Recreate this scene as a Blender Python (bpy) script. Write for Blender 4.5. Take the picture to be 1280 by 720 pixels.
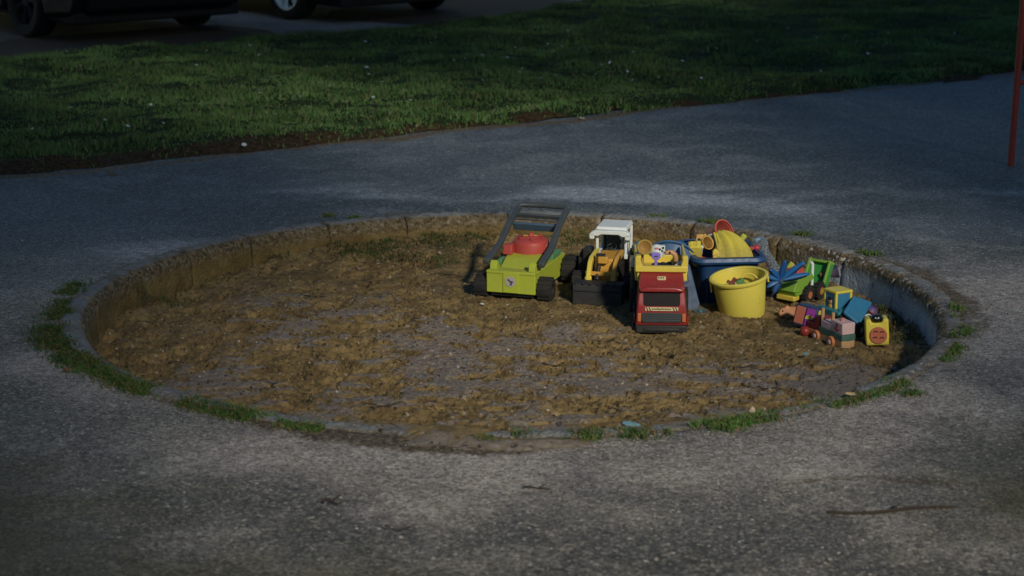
import bpy, bmesh, math, random
import numpy as np
from mathutils import Vector, Matrix, Euler, noise as mn
random.seed(7); RNG = np.random.default_rng(7)
PI = math.pi
for o in list(bpy.data.objects): bpy.data.objects.remove(o)
S = bpy.context.scene; C = S.collection

# ------------------------------------------------------------------ camera, sky, sun, exposure
F, H, D, PITCH = 2350.0, 1.74, 6.9, math.radians(13.8)
cd = bpy.data.cameras.new('camera'); cam = bpy.data.objects.new('camera', cd); C.objects.link(cam)
cam.location = (0, -D, H); cam.rotation_euler = (PI/2 - PITCH, 0, 0)
cd.sensor_width = 36; cd.lens = 36*F/1280; cd.clip_start = .05; cd.clip_end = 600
cd.dof.use_dof = True; cd.dof.focus_distance = 7.25; cd.dof.aperture_fstop = 4.0
S.camera = cam

SUN_EL, SUN_AZ = math.radians(29), (-.36, .93)          # travel direction of the light over the ground
w = bpy.data.worlds.new('World'); S.world = w; w.use_nodes = True
wn = w.node_tree.nodes; wl = w.node_tree.links
bg = wn['Background']; sky = wn.new('ShaderNodeTexSky'); sky.sky_type = 'NISHITA'; sky.sun_disc = False
sky.sun_elevation = math.radians(4); sky.sun_rotation = math.radians(-40)
mx = wn.new('ShaderNodeMix'); mx.data_type = 'RGBA'; mx.blend_type = 'MULTIPLY'; mx.inputs[0].default_value = 1
mx.inputs[7].default_value = (.40, .68, 1.22, 1)
wl.new(sky.outputs[0], mx.inputs[6]); wl.new(mx.outputs[2], bg.inputs[0]); bg.inputs[1].default_value = .18
sd = bpy.data.lights.new('sun', 'SUN'); so = bpy.data.objects.new('sun', sd); C.objects.link(so)
sd.energy = 3.1; sd.angle = math.radians(4.0); sd.color = (1, .935, .80)
v = Vector((SUN_AZ[0], SUN_AZ[1], 0)).normalized()*math.cos(SUN_EL); v.z = -math.sin(SUN_EL)
so.rotation_euler = v.to_track_quat('-Z', 'Y').to_euler(); so.location = (4, -8, 8)
S.view_settings.view_transform = 'Standard'; S.view_settings.look = 'None'
S.view_settings.exposure = 0.0; S.view_settings.gamma = 1; S.view_settings.use_curve_mapping = False
S.render.engine = 'CYCLES'

# ------------------------------------------------------------------ helpers
def at(px, py, z=0.0):
    u = (px-640)/F; q = (360-py)/F
    dy = math.cos(PITCH)+q*math.sin(PITCH); dz = -math.sin(PITCH)+q*math.cos(PITCH)
    t = (z-H)/dz
    return (u*t, dy*t-D, z)
def tag(o, label=None, cat=None, group=None, kind=None):
    if label: o['label'] = label
    if cat: o['category'] = cat
    if group: o['group'] = group
    if kind: o['kind'] = kind
    return o
def thing(name, label, cat, loc=(0, 0, 0), rot=0, group=None):
    o = bpy.data.objects.new(name, None); C.objects.link(o); o.location = loc
    o.rotation_euler = rot if isinstance(rot, tuple) else (0, 0, rot)
    o.empty_display_size = .05
    return tag(o, label, cat, group)
def link(name, me, mat, parent=None):
    o = bpy.data.objects.new(name, me); C.objects.link(o)
    if mat: me.materials.append(mat)
    o.parent = parent
    return o
def np_mesh(name, V, Fq, smooth=False):
    me = bpy.data.meshes.new(name); V = np.asarray(V, np.float32); Fq = np.asarray(Fq, np.int32)
    n, k = Fq.shape
    me.vertices.add(len(V)); me.vertices.foreach_set('co', V.ravel())
    me.loops.add(n*k); me.loops.foreach_set('vertex_index', Fq.ravel())
    me.polygons.add(n); me.polygons.foreach_set('loop_start', np.arange(0, n*k, k, dtype=np.int32))
    me.polygons.foreach_set('loop_total', np.full(n, k, np.int32))
    me.polygons.foreach_set('use_smooth', np.full(n, smooth))
    me.update(calc_edges=True); me.validate()
    return me
def R3(rx=0, ry=0, rz=0): return Euler((math.radians(rx), math.radians(ry), math.radians(rz))).to_matrix()
class MB:
    def __init__(s): s.bm = bmesh.new()
    def _add(s, vs, fs):
        b = [s.bm.verts.new(v) for v in vs]
        for f in fs:
            try: s.bm.faces.new([b[i] for i in f])
            except ValueError: pass
        return s
    def box(s, x0, x1, y0, y1, z0, z1, rot=None, c=None, taper=1, tapy=None):
        m = Vector(((x0+x1)/2, (y0+y1)/2, (z0+z1)/2)); tapy = taper if tapy is None else tapy
        vs = []
        for x, y, z in [(x0, y0, z0), (x1, y0, z0), (x1, y1, z0), (x0, y1, z0), (x0, y0, z1), (x1, y0, z1), (x1, y1, z1), (x0, y1, z1)]:
            p = Vector((x, y, z))-m
            if z == z1: p.x *= taper; p.y *= tapy
            if rot: p = rot @ p
            vs.append(p+(Vector(c) if c else m))
        return s._add(vs, [(3, 2, 1, 0), (4, 5, 6, 7), (0, 1, 5, 4), (1, 2, 6, 5), (2, 3, 7, 6), (3, 0, 4, 7)])
    def cyl(s, p0, p1, r0, r1=None, n=20):
        r1 = r0 if r1 is None else r1; p0 = Vector(p0); p1 = Vector(p1)
        q = (p1-p0).to_track_quat('Z', 'Y').to_matrix(); vs = []
        for p, r in ((p0, r0), (p1, r1)):
            for i in range(n):
                a = 2*PI*i/n; vs.append(p+q @ Vector((r*math.cos(a), r*math.sin(a), 0)))
        fs = [(i, (i+1) % n, n+(i+1) % n, n+i) for i in range(n)]+[tuple(range(n-1, -1, -1)), tuple(range(n, 2*n))]
        return s._add(vs, fs)
    def lathe(s, prof, n=48, M=None, c=(0, 0, 0)):
        vs = []; c = Vector(c)
        for r, z in prof:
            for i in range(n):
                a = 2*PI*i/n; p = Vector((r*math.cos(a), r*math.sin(a), z))
                vs.append((M @ p if M else p)+c)
        fs = []
        for j in range(len(prof)-1):
            for i in range(n): fs.append((j*n+i, j*n+(i+1) % n, (j+1)*n+(i+1) % n, (j+1)*n+i))
        return s._add(vs, fs)
    def prism(s, pts, axis, a0, a1, scale=None, M=None, c=(0, 0, 0)):
        def mk(p, a):
            if axis == 'x': q = Vector((a, p[0], p[1]))
            elif axis == 'y': q = Vector((p[0], a, p[1]))
            else: q = Vector((p[0], p[1], a))
            if scale: q = Vector(scale(q))
            return (M @ q if M else q)+Vector(c)
        n = len(pts); vs = [mk(p, a0) for p in pts]+[mk(p, a1) for p in pts]
        return s._add(vs, [(i, (i+1) % n, n+(i+1) % n, n+i) for i in range(n)]+[tuple(range(n-1, -1, -1)), tuple(range(n, 2*n))])
    def tube(s, pts, r, n=8):
        pts = [Vector(p) for p in pts]; rs = r if isinstance(r, (list, tuple)) else [r]*len(pts); vs = []
        up = Vector((0.13, 0.21, 1)).normalized()
        for i, p in enumerate(pts):
            t = (pts[min(i+1, len(pts)-1)]-pts[max(i-1, 0)]).normalized()
            a = t.cross(up)
            if a.length < .05: a = t.cross(Vector((1, 0, 0)))
            a.normalize(); b = t.cross(a)
            for k in range(n):
                g = 2*PI*k/n; vs.append(p+(a*math.cos(g)+b*math.sin(g))*rs[i])
        fs = [(j*n+k, j*n+(k+1) % n, (j+1)*n+(k+1) % n, (j+1)*n+k) for j in range(len(pts)-1) for k in range(n)]
        fs += [tuple(range(n-1, -1, -1)), tuple(range((len(pts)-1)*n, len(pts)*n))]
        return s._add(vs, fs)
    def ball(s, c, r, sc=(1, 1, 1), M=None, n=24):
        c = Vector(c); t = bmesh.ops.create_uvsphere(s.bm, u_segments=n, v_segments=n//2, radius=r)
        for v in t['verts']:
            p = Vector((v.co.x*sc[0], v.co.y*sc[1], v.co.z*sc[2])); v.co = (M @ p if M else p)+c
        return s
    def xf(s, M=None, c=(0, 0, 0)):
        for v in s.bm.verts: v.co = (M @ v.co if M else v.co)+Vector(c)
        return s
    def out(s, name, mat, parent=None, bevel=0, seg=2, smooth=True, thick=0, sub=0):
        bmesh.ops.recalc_face_normals(s.bm, faces=s.bm.faces)
        me = bpy.data.meshes.new(name); s.bm.to_mesh(me); s.bm.free()
        if smooth:
            for p in me.polygons: p.use_smooth = True
            if hasattr(me, 'set_sharp_from_angle'): me.set_sharp_from_angle(angle=math.radians(38))
        o = link(name, me, mat, parent)
        if thick:
            m = o.modifiers.new('s', 'SOLIDIFY'); m.thickness = thick; m.offset = 0
        if bevel:
            m = o.modifiers.new('b', 'BEVEL'); m.width = bevel; m.segments = seg; m.limit_method = 'ANGLE'; m.angle_limit = math.radians(40)
            m.harden_normals = False
        if sub:
            m = o.modifiers.new('u', 'SUBSURF'); m.levels = sub; m.render_levels = sub
        return o
def rrect(x0, x1, y0, y1, r, n=5):
    P = []
    for cx, cy, a in ((x1-r, y1-r, 0), (x0+r, y1-r, 90), (x0+r, y0+r, 180), (x1-r, y0+r, 270)):
        for k in range(n+1):
            t = math.radians(a+90*k/n); P.append((cx+r*math.cos(t), cy+r*math.sin(t)))
    return P

# ---- vectorised gradient noise
_perm = RNG.permutation(512); _perm = np.concatenate([_perm, _perm]); _g = RNG.normal(size=(512, 2)); _g /= np.linalg.norm(_g, axis=1)[:, None]
def pn(x, y):
    xi = np.floor(x).astype(int); yi = np.floor(y).astype(int); xf = x-xi; yf = y-yi
    u = xf**3*(xf*(xf*6-15)+10); q = yf**3*(yf*(yf*6-15)+10)
    def gr(ix, iy, fx, fy):
        g = _g[_perm[(_perm[ix & 511]+iy) & 511] & 511]; return g[..., 0]*fx+g[..., 1]*fy
    a = gr(xi, yi, xf, yf); b = gr(xi+1, yi, xf-1, yf); c = gr(xi, yi+1, xf, yf-1); d = gr(xi+1, yi+1, xf-1, yf-1)
    return (a*(1-u)+b*u)*(1-q)+(c*(1-u)+d*u)*q
def fbm(x, y, sc, oc=4, off=0., gain=.5):
    r = 0; a = 1.
    for k in range(oc):
        r = r+a*pn(x*sc+off+17.3*k, y*sc-off+5.1*k); sc *= 2.03; a *= gain
    return r
def sst(a, b, x):
    t = np.clip((x-a)/(b-a), 0, 1); return t*t*(3-2*t)

# ------------------------------------------------------------------ materials
def mat(name, col, rough=.5, metal=0, spec=.5, dirt=.25, dcol=(.17, .13, .08), scale=30, bump=0, trans=0, ior=1.45, alpha=1, emit=None):
    m = bpy.data.materials.new(name); m.use_nodes = True; N = m.node_tree.nodes; L = m.node_tree.links
    b = N['Principled BSDF']; b.inputs['Metallic'].default_value = metal; b.inputs['IOR'].default_value = ior
    b.inputs['Specular IOR Level'].default_value = spec; b.inputs['Transmission Weight'].default_value = trans; b.inputs['Alpha'].default_value = alpha
    tc = N.new('ShaderNodeTexCoord'); nz = N.new('ShaderNodeTexNoise'); nz.inputs['Scale'].default_value = scale; nz.inputs['Detail'].default_value = 6
    nz.inputs['Roughness'].default_value = .65
    L.new(tc.outputs['Object'], nz.inputs['Vector'])
    r = N.new('ShaderNodeMapRange'); r.inputs[1].default_value = .42; r.inputs[2].default_value = .75; r.inputs[3].default_value = dirt*.25; r.inputs[4].default_value = dirt
    L.new(nz.outputs['Fac'], r.inputs[0])
    x = N.new('ShaderNodeMix'); x.data_type = 'RGBA'; x.inputs[6].default_value = (*col, 1); x.inputs[7].default_value = (*dcol, 1)
    sx = N.new('ShaderNodeSeparateXYZ'); L.new(tc.outputs['Object'], sx.inputs[0])          # sand caked on the lowest few centimetres
    n3 = N.new('ShaderNodeTexNoise'); n3.inputs['Scale'].default_value = 70; n3.inputs['Detail'].default_value = 6; n3.inputs['Roughness'].default_value = .7; L.new(tc.outputs['Object'], n3.inputs['Vector'])
    m1 = N.new('ShaderNodeMath'); m1.operation = 'MULTIPLY_ADD'; L.new(n3.outputs['Fac'], m1.inputs[0]); m1.inputs[1].default_value = -.09; L.new(sx.outputs[2], m1.inputs[2])
    lo = N.new('ShaderNodeMapRange'); lo.inputs[1].default_value = -.055; lo.inputs[2].default_value = -.005; lo.inputs[3].default_value = min(.6, dirt*2.2); lo.inputs[4].default_value = 0; L.new(m1.outputs[0], lo.inputs[0])
    ad = N.new('ShaderNodeMath'); ad.operation = 'MAXIMUM'; L.new(r.outputs[0], ad.inputs[0]); L.new(lo.outputs[0], ad.inputs[1])
    L.new(ad.outputs[0], x.inputs[0]); L.new(x.outputs[2], b.inputs['Base Color'])
    r2 = N.new('ShaderNodeMapRange'); r2.inputs[1].default_value = .3; r2.inputs[2].default_value = .7; r2.inputs[3].default_value = rough; r2.inputs[4].default_value = min(1, rough+.25)
    L.new(nz.outputs['Fac'], r2.inputs[0]); L.new(r2.outputs[0], b.inputs['Roughness'])
    if bump:
        bp = N.new('ShaderNodeBump'); bp.inputs['Strength'].default_value = bump; bp.inputs['Distance'].default_value = .002
        n2 = N.new('ShaderNodeTexNoise'); n2.inputs['Scale'].default_value = scale*12; n2.inputs['Detail'].default_value = 4
        L.new(tc.outputs['Object'], n2.inputs['Vector']); L.new(n2.outputs['Fac'], bp.inputs['Height']); L.new(bp.outputs[0], b.inputs['Normal'])
    return m
class G:                                   # tiny node-graph helper for the big surfaces
    def __init__(s, name):
        s.m = bpy.data.materials.new(name); s.m.use_nodes = True; s.N = s.m.node_tree.nodes; s.L = s.m.node_tree.links
        s.b = s.N['Principled BSDF']; s.tc = s.N.new('ShaderNodeTexCoord').outputs['Object']
    def set(s, sock, v):
        if hasattr(v, 'is_output') or isinstance(v, bpy.types.NodeSocket): s.L.new(v, sock)
        else: sock.default_value = v
    def noise(s, sc, det=5, rough=.6, vec=None, dist=0):
        n = s.N.new('ShaderNodeTexNoise'); n.inputs['Scale'].default_value = sc; n.inputs['Detail'].default_value = det
        n.inputs['Roughness'].default_value = rough; n.inputs['Distortion'].default_value = dist; s.L.new(vec or s.tc, n.inputs['Vector']); return n.outputs['Fac']
    def vor(s, sc, out='Distance', vec=None, feat='F1'):
        n = s.N.new('ShaderNodeTexVoronoi'); n.feature = feat; n.inputs['Scale'].default_value = sc; s.L.new(vec or s.tc, n.inputs['Vector']); return n.outputs[out]
    def rng(s, v, a, b, c=0., d=1.):
        n = s.N.new('ShaderNodeMapRange'); n.interpolation_type = 'SMOOTHSTEP'; s.L.new(v, n.inputs[0])
        for i, q in enumerate((a, b, c, d)): n.inputs[i+1].default_value = q
        return n.outputs[0]
    def math(s, op, a, b=0.):
        n = s.N.new('ShaderNodeMath'); n.operation = op; s.set(n.inputs[0], a); s.set(n.inputs[1], b); return n.outputs[0]
    def mix(s, f, a, b, mode='MIX'):
        n = s.N.new('ShaderNodeMix'); n.data_type = 'RGBA'; n.blend_type = mode; s.set(n.inputs[0], f)
        for i, q in ((6, a), (7, b)):
            if isinstance(q, tuple): n.inputs[i].default_value = (*q, 1)
            else: s.L.new(q, n.inputs[i])
        return n.outputs[2]
    def bump(s, h, st=.5, dist=.01, prev=None):
        n = s.N.new('ShaderNodeBump'); n.inputs['Strength'].default_value = st; n.inputs['Distance'].default_value = dist; s.L.new(h, n.inputs['Height'])
        if prev: s.L.new(prev, n.inputs['Normal'])
        return n.outputs[0]
    def attr(s, name):
        n = s.N.new('ShaderNodeAttribute'); n.attribute_name = name; return n.outputs['Fac']
    def sep(s, v, i):
        n = s.N.new('ShaderNodeSeparateXYZ'); s.L.new(v, n.inputs[0]); return n.outputs[i]
    def island(s): return s.N.new('ShaderNodeNewGeometry').outputs['Random Per Island']
    def done(s, col=None, rough=None, nrm=None, spec=.3):
        if col is not None: s.L.new(col, s.b.inputs['Base Color'])
        if rough is not None: s.set(s.b.inputs['Roughness'], rough)
        if nrm is not None: s.L.new(nrm, s.b.inputs['Normal'])
        s.b.inputs['Specular IOR Level'].default_value = spec
        return s.m

# asphalt: worn, gravelly, with sand film by the pit
g = G('asphalt')
big = g.noise(.55, 4, .55, dist=.6); mid = g.noise(2.6, 6, .65, dist=.4); fine = g.noise(45, 5, .7); grit = g.noise(170, 3, .7)
film = g.attr('film')
base = g.mix(g.rng(big, .38, .62), (.045, .048, .050), (.092, .095, .098))
base = g.mix(g.rng(mid, .44, .64, 0, .75), base, (.160, .165, .170))
base = g.mix(g.rng(g.noise(7, 5, .7), .5, .72, 0, .5), base, (.055, .055, .045))
base = g.mix(g.rng(grit, .38, .54, .75, 0), base, (.026, .026, .024))
base = g.mix(g.rng(fine, .5, .72, 0, .5), base, (.20, .197, .19))
vc = g.vor(135, 'Color'); st = g.sep(vc, 0)
base = g.mix(g.rng(st, .70, .97, 0, .55), base, (.21, .205, .19)); base = g.mix(g.rng(st, .30, .05, 0, .5), base, (.03, .03, .032))
base = g.mix(g.rng(st, .990, .994, 0, .5), base, (.38, .37, .35))
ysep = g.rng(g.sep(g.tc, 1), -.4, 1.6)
sand_skytint = g.mix(g.rng(g.noise(22, 6, .7), .35, .68), (.25, .215, .18), (.37, .34, .315)); sand_skytint = g.mix(ysep, sand_skytint, g.mix(g.rng(g.noise(22, 6, .7), .35, .68), (.16, .185, .21), (.26, .30, .345)))  # sand film; its far half is tinted blue to paint in skylight
base = g.mix(ysep, g.mix(1.0, base, (1.55, 1.42, 1.22), 'MULTIPLY'), g.mix(1.0, base, (.80, .97, 1.12), 'MULTIPLY'))  # asphalt tinted warm near and blue far, light painted into the colour
ff = g.math('ADD', film, g.math('MULTIPLY', g.math('SUBTRACT', g.noise(14, 6, .72), .5), .9))
col = g.mix(g.rng(ff, .30, 1.1, 0, .85), base, sand_skytint)
soil = g.attr('soil'); sf = g.math('ADD', soil, g.math('MULTIPLY', g.math('SUBTRACT', g.noise(18, 6, .7), .5), .9))
col = g.mix(g.rng(sf, .35, .7), col, g.mix(g.rng(g.noise(60, 5, .7), .35, .7), (.045, .032, .018), (.15, .115, .068)))
ms = g.math('ADD', g.attr('moss_and_lamp_falloff'), g.math('MULTIPLY', g.math('SUBTRACT', g.noise(3.5, 7, .7), .5), 1.1))  # mask holds the olive stain together with painted light falloff
col = g.mix(g.rng(ms, .3, .95, 0, .8), col, g.mix(g.rng(g.vor(120), .1, .5), (.105, .092, .045), (.055, .048, .020)))
gr_ = g.noise(120, 2, .5, dist=.8)
gv = g.math('ADD', g.math('MULTIPLY', g.rng(g.sep(g.vor(88, 'Color'), 0), 0, 1, .55, 1.5), .6), g.rng(gr_, .3, .7, .0, .9))
cx_ = g.N.new('ShaderNodeCombineXYZ'); g.L.new(g.math('MULTIPLY', gv, 1.16), cx_.inputs[0]); g.L.new(g.math('MULTIPLY', gv, 1.10), cx_.inputs[1]); g.L.new(g.math('MULTIPLY', gv, 1.02), cx_.inputs[2])
col = g.mix(1.0, col, cx_.outputs[0], 'MULTIPLY')
h = g.math('ADD', g.math('MULTIPLY', grit, .5), g.math('MULTIPLY', fine, .6))
h = g.math('ADD', h, g.math('MULTIPLY', g.vor(135), -.6))
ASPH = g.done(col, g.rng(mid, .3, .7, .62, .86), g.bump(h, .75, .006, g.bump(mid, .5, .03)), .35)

g = G('wet_sand')
cr = g.attr('crust'); crf = g.math('ADD', cr, g.math('MULTIPLY', g.math('SUBTRACT', g.noise(14, 8, .8, dist=.6), .5), 1.5))
n1 = g.noise(9, 7, .7, dist=.5); n2 = g.noise(60, 6, .72)
brown = g.mix(g.rng(n1, .36, .66), (.120, .078, .028), (.27, .182, .070))
brown = g.mix(g.rng(n2, .52, .75, 0, .6), brown, (.35, .25, .11))
brown = g.mix(g.rng(n2, .30, .42, .7, 0), brown, (.045, .029, .012))
pale = g.mix(g.rng(n2, .35, .7), (.185, .145, .108), (.28, .24, .215))
pale = g.mix(g.rng(g.noise(5, 4, .6), .45, .7, 0, .6), pale, (.165, .155, .15))
col = g.mix(g.rng(crf, .40, .95, 0, .85), brown, pale)
sp = g.sep(g.vor(95, 'Color'), 0)
col = g.mix(g.rng(sp, .985, .99, 0, .5), col, (.36, .33, .28)); col = g.mix(g.rng(sp, .06, .03, 0, .75), col, (.015, .010, .006))
SAND = g.done(col, .8, g.bump(g.math('ADD', n2, g.math('MULTIPLY', g.noise(260, 3, .7), .5)), .9, .008, g.bump(n1, .6, .02)), .3)

g = G('old_concrete')
z = g.sep(g.tc, 2); n1 = g.noise(7, 6, .7); n2 = g.noise(70, 6, .75); str_ = g.noise(10, 5, .7)
cc = g.mix(g.rng(n1, .35, .65), (.115, .074, .022), (.21, .145, .050))
cc = g.mix(g.rng(g.attr('skylit_side'), 0, 1, 0, .9), cc, g.mix(g.rng(n1, .35, .65), (.34, .39, .44), (.50, .56, .62)))  # right wall paler and bluer: skylight painted into the concrete
topm = g.rng(g.math('ADD', z, g.math('MULTIPLY', g.math('SUBTRACT', n1, .5), .05)), -.085, -.02)
agg = g.mix(g.sep(g.vor(75, 'Color'), 0), (.06, .042, .020), (.20, .150, .085))
agg = g.mix(g.math('MULTIPLY', g.rng(g.sep(g.vor(75, 'Color'), 1), .86, .94, 0, .85), g.rng(g.attr('skylit_side'), 0, .5, .25, 1)), agg, (.46, .43, .38))
cc = g.mix(topm, cc, agg)
tp = g.rng(z, -.004, .006); cc = g.mix(g.math('MULTIPLY', tp, g.rng(n1, .35, .55, .35, .9)), cc, g.mix(n2, (.12, .125, .12), (.27, .28, .28)))
cc = g.mix(g.rng(n2, .55, .75, 0, .6), cc, (.06, .045, .026))
cc = g.mix(g.rng(g.noise(3, 5, .7, dist=1), .56, .68, 0, .7), cc, (.05, .045, .02))
KERB = g.done(cc, .88, g.bump(g.math('ADD', n2, g.math('MULTIPLY', g.vor(75), -.8)), .9, .007), .25)

g = G('lawn_soil')
n1 = g.noise(3, 6, .65); n2 = g.noise(40, 6, .7)
sl = g.mix(g.rng(n2, .35, .7), (.018, .011, .005), (.085, .055, .026))
gm = g.math('ADD', g.attr('green'), g.math('MULTIPLY', g.math('SUBTRACT', n1, .5), .5))
sl = g.mix(g.rng(gm, .3, .6), sl, g.mix(n2, (.010, .018, .006), (.025, .042, .014)))
LAWN = g.done(sl, .95, g.bump(n2, .8, .02), .1)
def grassmat(name, a, b, dry, dryf=.12):
    g = G(name); r = g.island(); n = g.noise(1.7, 5, .65, dist=.3)
    c = g.mix(r, a, b); c = g.mix(g.rng(n, .40, .60, 0, .6), c, tuple(x*1.9 for x in b))
    c = g.mix(g.rng(g.noise(.5, 3), .45, .62, .45, 0), c, tuple(x*.75 for x in a))
    c = g.mix(g.rng(g.math('FRACT', g.math('MULTIPLY', r, 37.7)), 1-dryf, 1-dryf+.01), c, dry)
    m = g.done(c, .75, None, .12); g.b.inputs['Subsurface Weight'].default_value = 0
    return m
GRASS = grassmat('lawn_grass', (.044, .092, .026), (.090, .160, .048), (.18, .15, .08), .09)
WEED = grassmat('weed_green', (.035, .075, .018), (.060, .120, .026), (.17, .12, .05), .24)
MOSS = grassmat('dark_weed', (.03, .05, .014), (.06, .09, .022), (.10, .07, .03), .3)

LIME = mat('lime_plastic', (.40, .45, .035), .38, dirt=.22)
LIME2 = mat('bright_lime', (.19, .36, .035), .4, dirt=.2)
GREEN = mat('green_plastic', (.03, .27, .05), .38, dirt=.25)
YEL = mat('yellow_plastic', (.66, .50, .065), .36, dirt=.2)
YEL2 = mat('sun_yellow_plastic', (.72, .58, .06), .4, dirt=.22)
PAIL = mat('pail_yellow', (.70, .58, .085), .38, dirt=.12, scale=12)
AMB = mat('amber_plastic', (.60, .31, .04), .35, dirt=.3)
ORG = mat('orange_plastic', (.50, .14, .04), .4, dirt=.2)
RED = mat('red_plastic', (.26, .020, .020), .22, dirt=.12)
RED2 = mat('scarlet_plastic', (.45, .055, .042), .38, dirt=.2)
DRED = mat('dark_red_paint', (.17, .015, .012), .45, dirt=.2)
BLUE = mat('blue_plastic', (.006, .055, .16), .32, dirt=.15)
BLUE2 = mat('light_blue_plastic', (.012, .13, .30), .36, dirt=.15)
BLUE3 = mat('sky_blue_plastic', (.02, .17, .30), .4, dirt=.18)
TEAL = mat('teal_plastic', (.015, .20, .25), .38, dirt=.2)
NAVY = mat('navy_plastic', (.010, .022, .085), .35, dirt=.15)
PURP = mat('purple_plastic', (.22, .15, .58), .4, dirt=.1)
MAG = mat('magenta_plastic', (.27, .03, .27), .4, dirt=.1)
WHITE = mat('white_plastic', (.70, .72, .68), .35, dirt=.15)
BLK = mat('black_plastic', (.012, .012, .012), .5, dirt=.35, dcol=(.05, .042, .03))
DGREY = mat('dark_grey_plastic', (.035, .042, .045), .42, dirt=.3, dcol=(.09, .08, .06))
RAIL = mat('slate_plastic', (.045, .058, .065), .35, dirt=.3)
TYRE = mat('tyre_rubber', (.010, .010, .010), .7, dirt=.5, dcol=(.05, .04, .026), bump=.3)
CREAM = mat('cream_sticker', (.62, .52, .27), .5, dirt=.1)
INK = mat('black_ink', (.01, .01, .01), .6, dirt=0)
PINK = mat('pale_pink_wood', (.60, .40, .38), .6, dirt=.2)
WOOD = mat('light_wood', (.50, .29, .13), .6, dirt=.25, scale=14, bump=.3)
WOODO = mat('orange_wood', (.50, .17, .055), .5, dirt=.2)
DGRN = mat('dark_green_paint', (.05, .12, .09), .5, dirt=.15)
TAN = mat('tan_plastic', (.55, .27, .12), .45, dirt=.15)
GREYS = mat('silver_sticker', (.42, .38, .37), .4, dirt=.3, scale=200)
CLEAR = mat('clear_plastic', (.75, .82, .88), .08, dirt=.05, trans=.92, ior=1.3)
CARP = mat('car_paint_black', (.003, .003, .004), .4, dirt=.05, dcol=(.01, .009, .008), spec=.3)
CARP2 = mat('car_paint_dark_grey', (.003, .003, .004), .5, dirt=.05, dcol=(.01, .009, .008), spec=.2)
GLS = mat('car_glass', (.01, .012, .015), .08, dirt=0)
ALLOY = mat('alloy_rim', (.62, .80, .90), .30, metal=.1, dirt=.03)
HLITE = mat('headlight_glass', (.20, .22, .25), .12, dirt=0)
POLE = mat('red_pole_paint', (.24, .018, .014), .5, dirt=.5, dcol=(.12, .05, .025), scale=18)
TWIG = mat('twig_bark', (.035, .024, .015), .9, dirt=0)
LEAFB = mat('dead_leaf', (.12, .07, .03), .8, dirt=0)
BARK = mat('tree_bark', (.07, .05, .035), .95, dirt=.3, bump=.5)
PETAL = mat('daisy_petal', (.55, .58, .60), .6, dirt=0)
STONE = mat('pale_pebble', (.33, .31, .28), .8, dirt=.3)
CYAN = mat('cyan_scrap', (.14, .36, .44), .5, dirt=.2)

# ------------------------------------------------------------------ ground
RI, RO = 1.575, 1.668
def lawn_near(x): return 4.29+.668*x-.004*x*x+.03*math.sin(x*3.1)+.05*math.sin(x*1.13+1)
def lawn_far(x):
    b = 10.32+.76*x
    return b if x < -.4 else b+1.0*(x+.4)**1.35
def sandz(x, y):
    x = np.asarray(x, float); y = np.asarray(y, float); r = np.hypot(x, y)
    z = np.full(x.shape, -.128)
    z = z+.105*sst(-.55, -1.45, y)*np.clip(1.15-.35*np.abs(x), .3, 1)+.012*sst(-1.2, -1.5, y)+.03*sst(.7, 1.5, y)
    z = z-.035*sst(-.95, -1.4, x)*sst(-1.3, -.7, y)-.03*sst(1.15, 1.5, x)*sst(-1.2, -.6, y)
    toy = np.exp(-(((x-.45)/.75)**2+((y-.45)/.38)**2)**2)+np.exp(-(((x-1.2)/.28)**2+((y+.02)/.3)**2)**2)
    toy = np.clip(toy, 0, 1)
    rough = fbm(x, y, 2.2, 3, 3.)*.032+fbm(x+.10*fbm(x, y, 6, 2, 9.), y*1.1, 8., 6, 11., .74)*.030
    sp = rough*(1-.75*toy)
    cut = .004
    sp = np.where(sp > cut, cut+(sp-cut)*.22, sp)                # trampled flat tops
    z = z+sp
    z = z+.006*toy
    z = z+np.clip(fbm(x, y, 42., 3, 77., .6), -.2, .8)*.007*(1-.3*toy)
    for mx_, my_, mr_, mh_ in ((.900, .237, .098, .012), (.565, .02, .118, .010), (-.125, .50, .05, .010), (.135, .41, .05, .010), (.345, .42, .125, .009), (1.335, -.20, .06, .010), (1.20, -.20, .075, .008), (1.14, .06, .07, .010), (1.10, .40, .09, .010), (.26, .86, .06, .012)):
        d_ = np.hypot(x-mx_, y-my_); z = z+mh_*np.exp(-((d_-mr_)/.022)**2)*(.7+1.2*fbm(x, y, 9., 2, 13.))
    z = z+.030*sst(1.40, 1.57, r)*fbm(x, y, 5., 3, 31.)+.012*sst(1.44, 1.57, r)
    z = np.where(r > 1.5, np.minimum(z, -.010), z)
    return z, rough, toy
# asphalt sheet with a round hole for the pit
rad = [1.60, 1.655]; 
while rad[-1] < 240: rad.append(rad[-1]+max(.028, (rad[-1]-1.62)*.045))
rad = np.array(rad); NA = 420
A, Rr = np.meshgrid(np.linspace(0, 2*PI, NA, endpoint=False), rad)
X = Rr*np.cos(A); Y = Rr*np.sin(A)
Z = fbm(X, Y, 1.1, 3, 2.)*.008*np.clip((Rr-1.7)/.5, 0, 1)*np.clip(8/np.maximum(Rr, 1), 0, 1)-.002
Z = np.where(Rr < 1.62, -.06, Z)
V = np.stack([X, Y, Z], -1).reshape(-1, 3)
nr = len(rad); ii = np.arange(NA); Fq = []
for j in range(nr-1): Fq.append(np.stack([j*NA+ii, j*NA+(ii+1) % NA, (j+1)*NA+(ii+1) % NA, (j+1)*NA+ii], -1)[:, ::-1])
me = np_mesh('ground', V, np.concatenate(Fq), True)
x, y = V[:, 0], V[:, 1]; r = np.hypot(x, y); th = np.degrees(np.arctan2(y, x))
wob = fbm(x, y, 1.3, 4, 8.)
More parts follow.
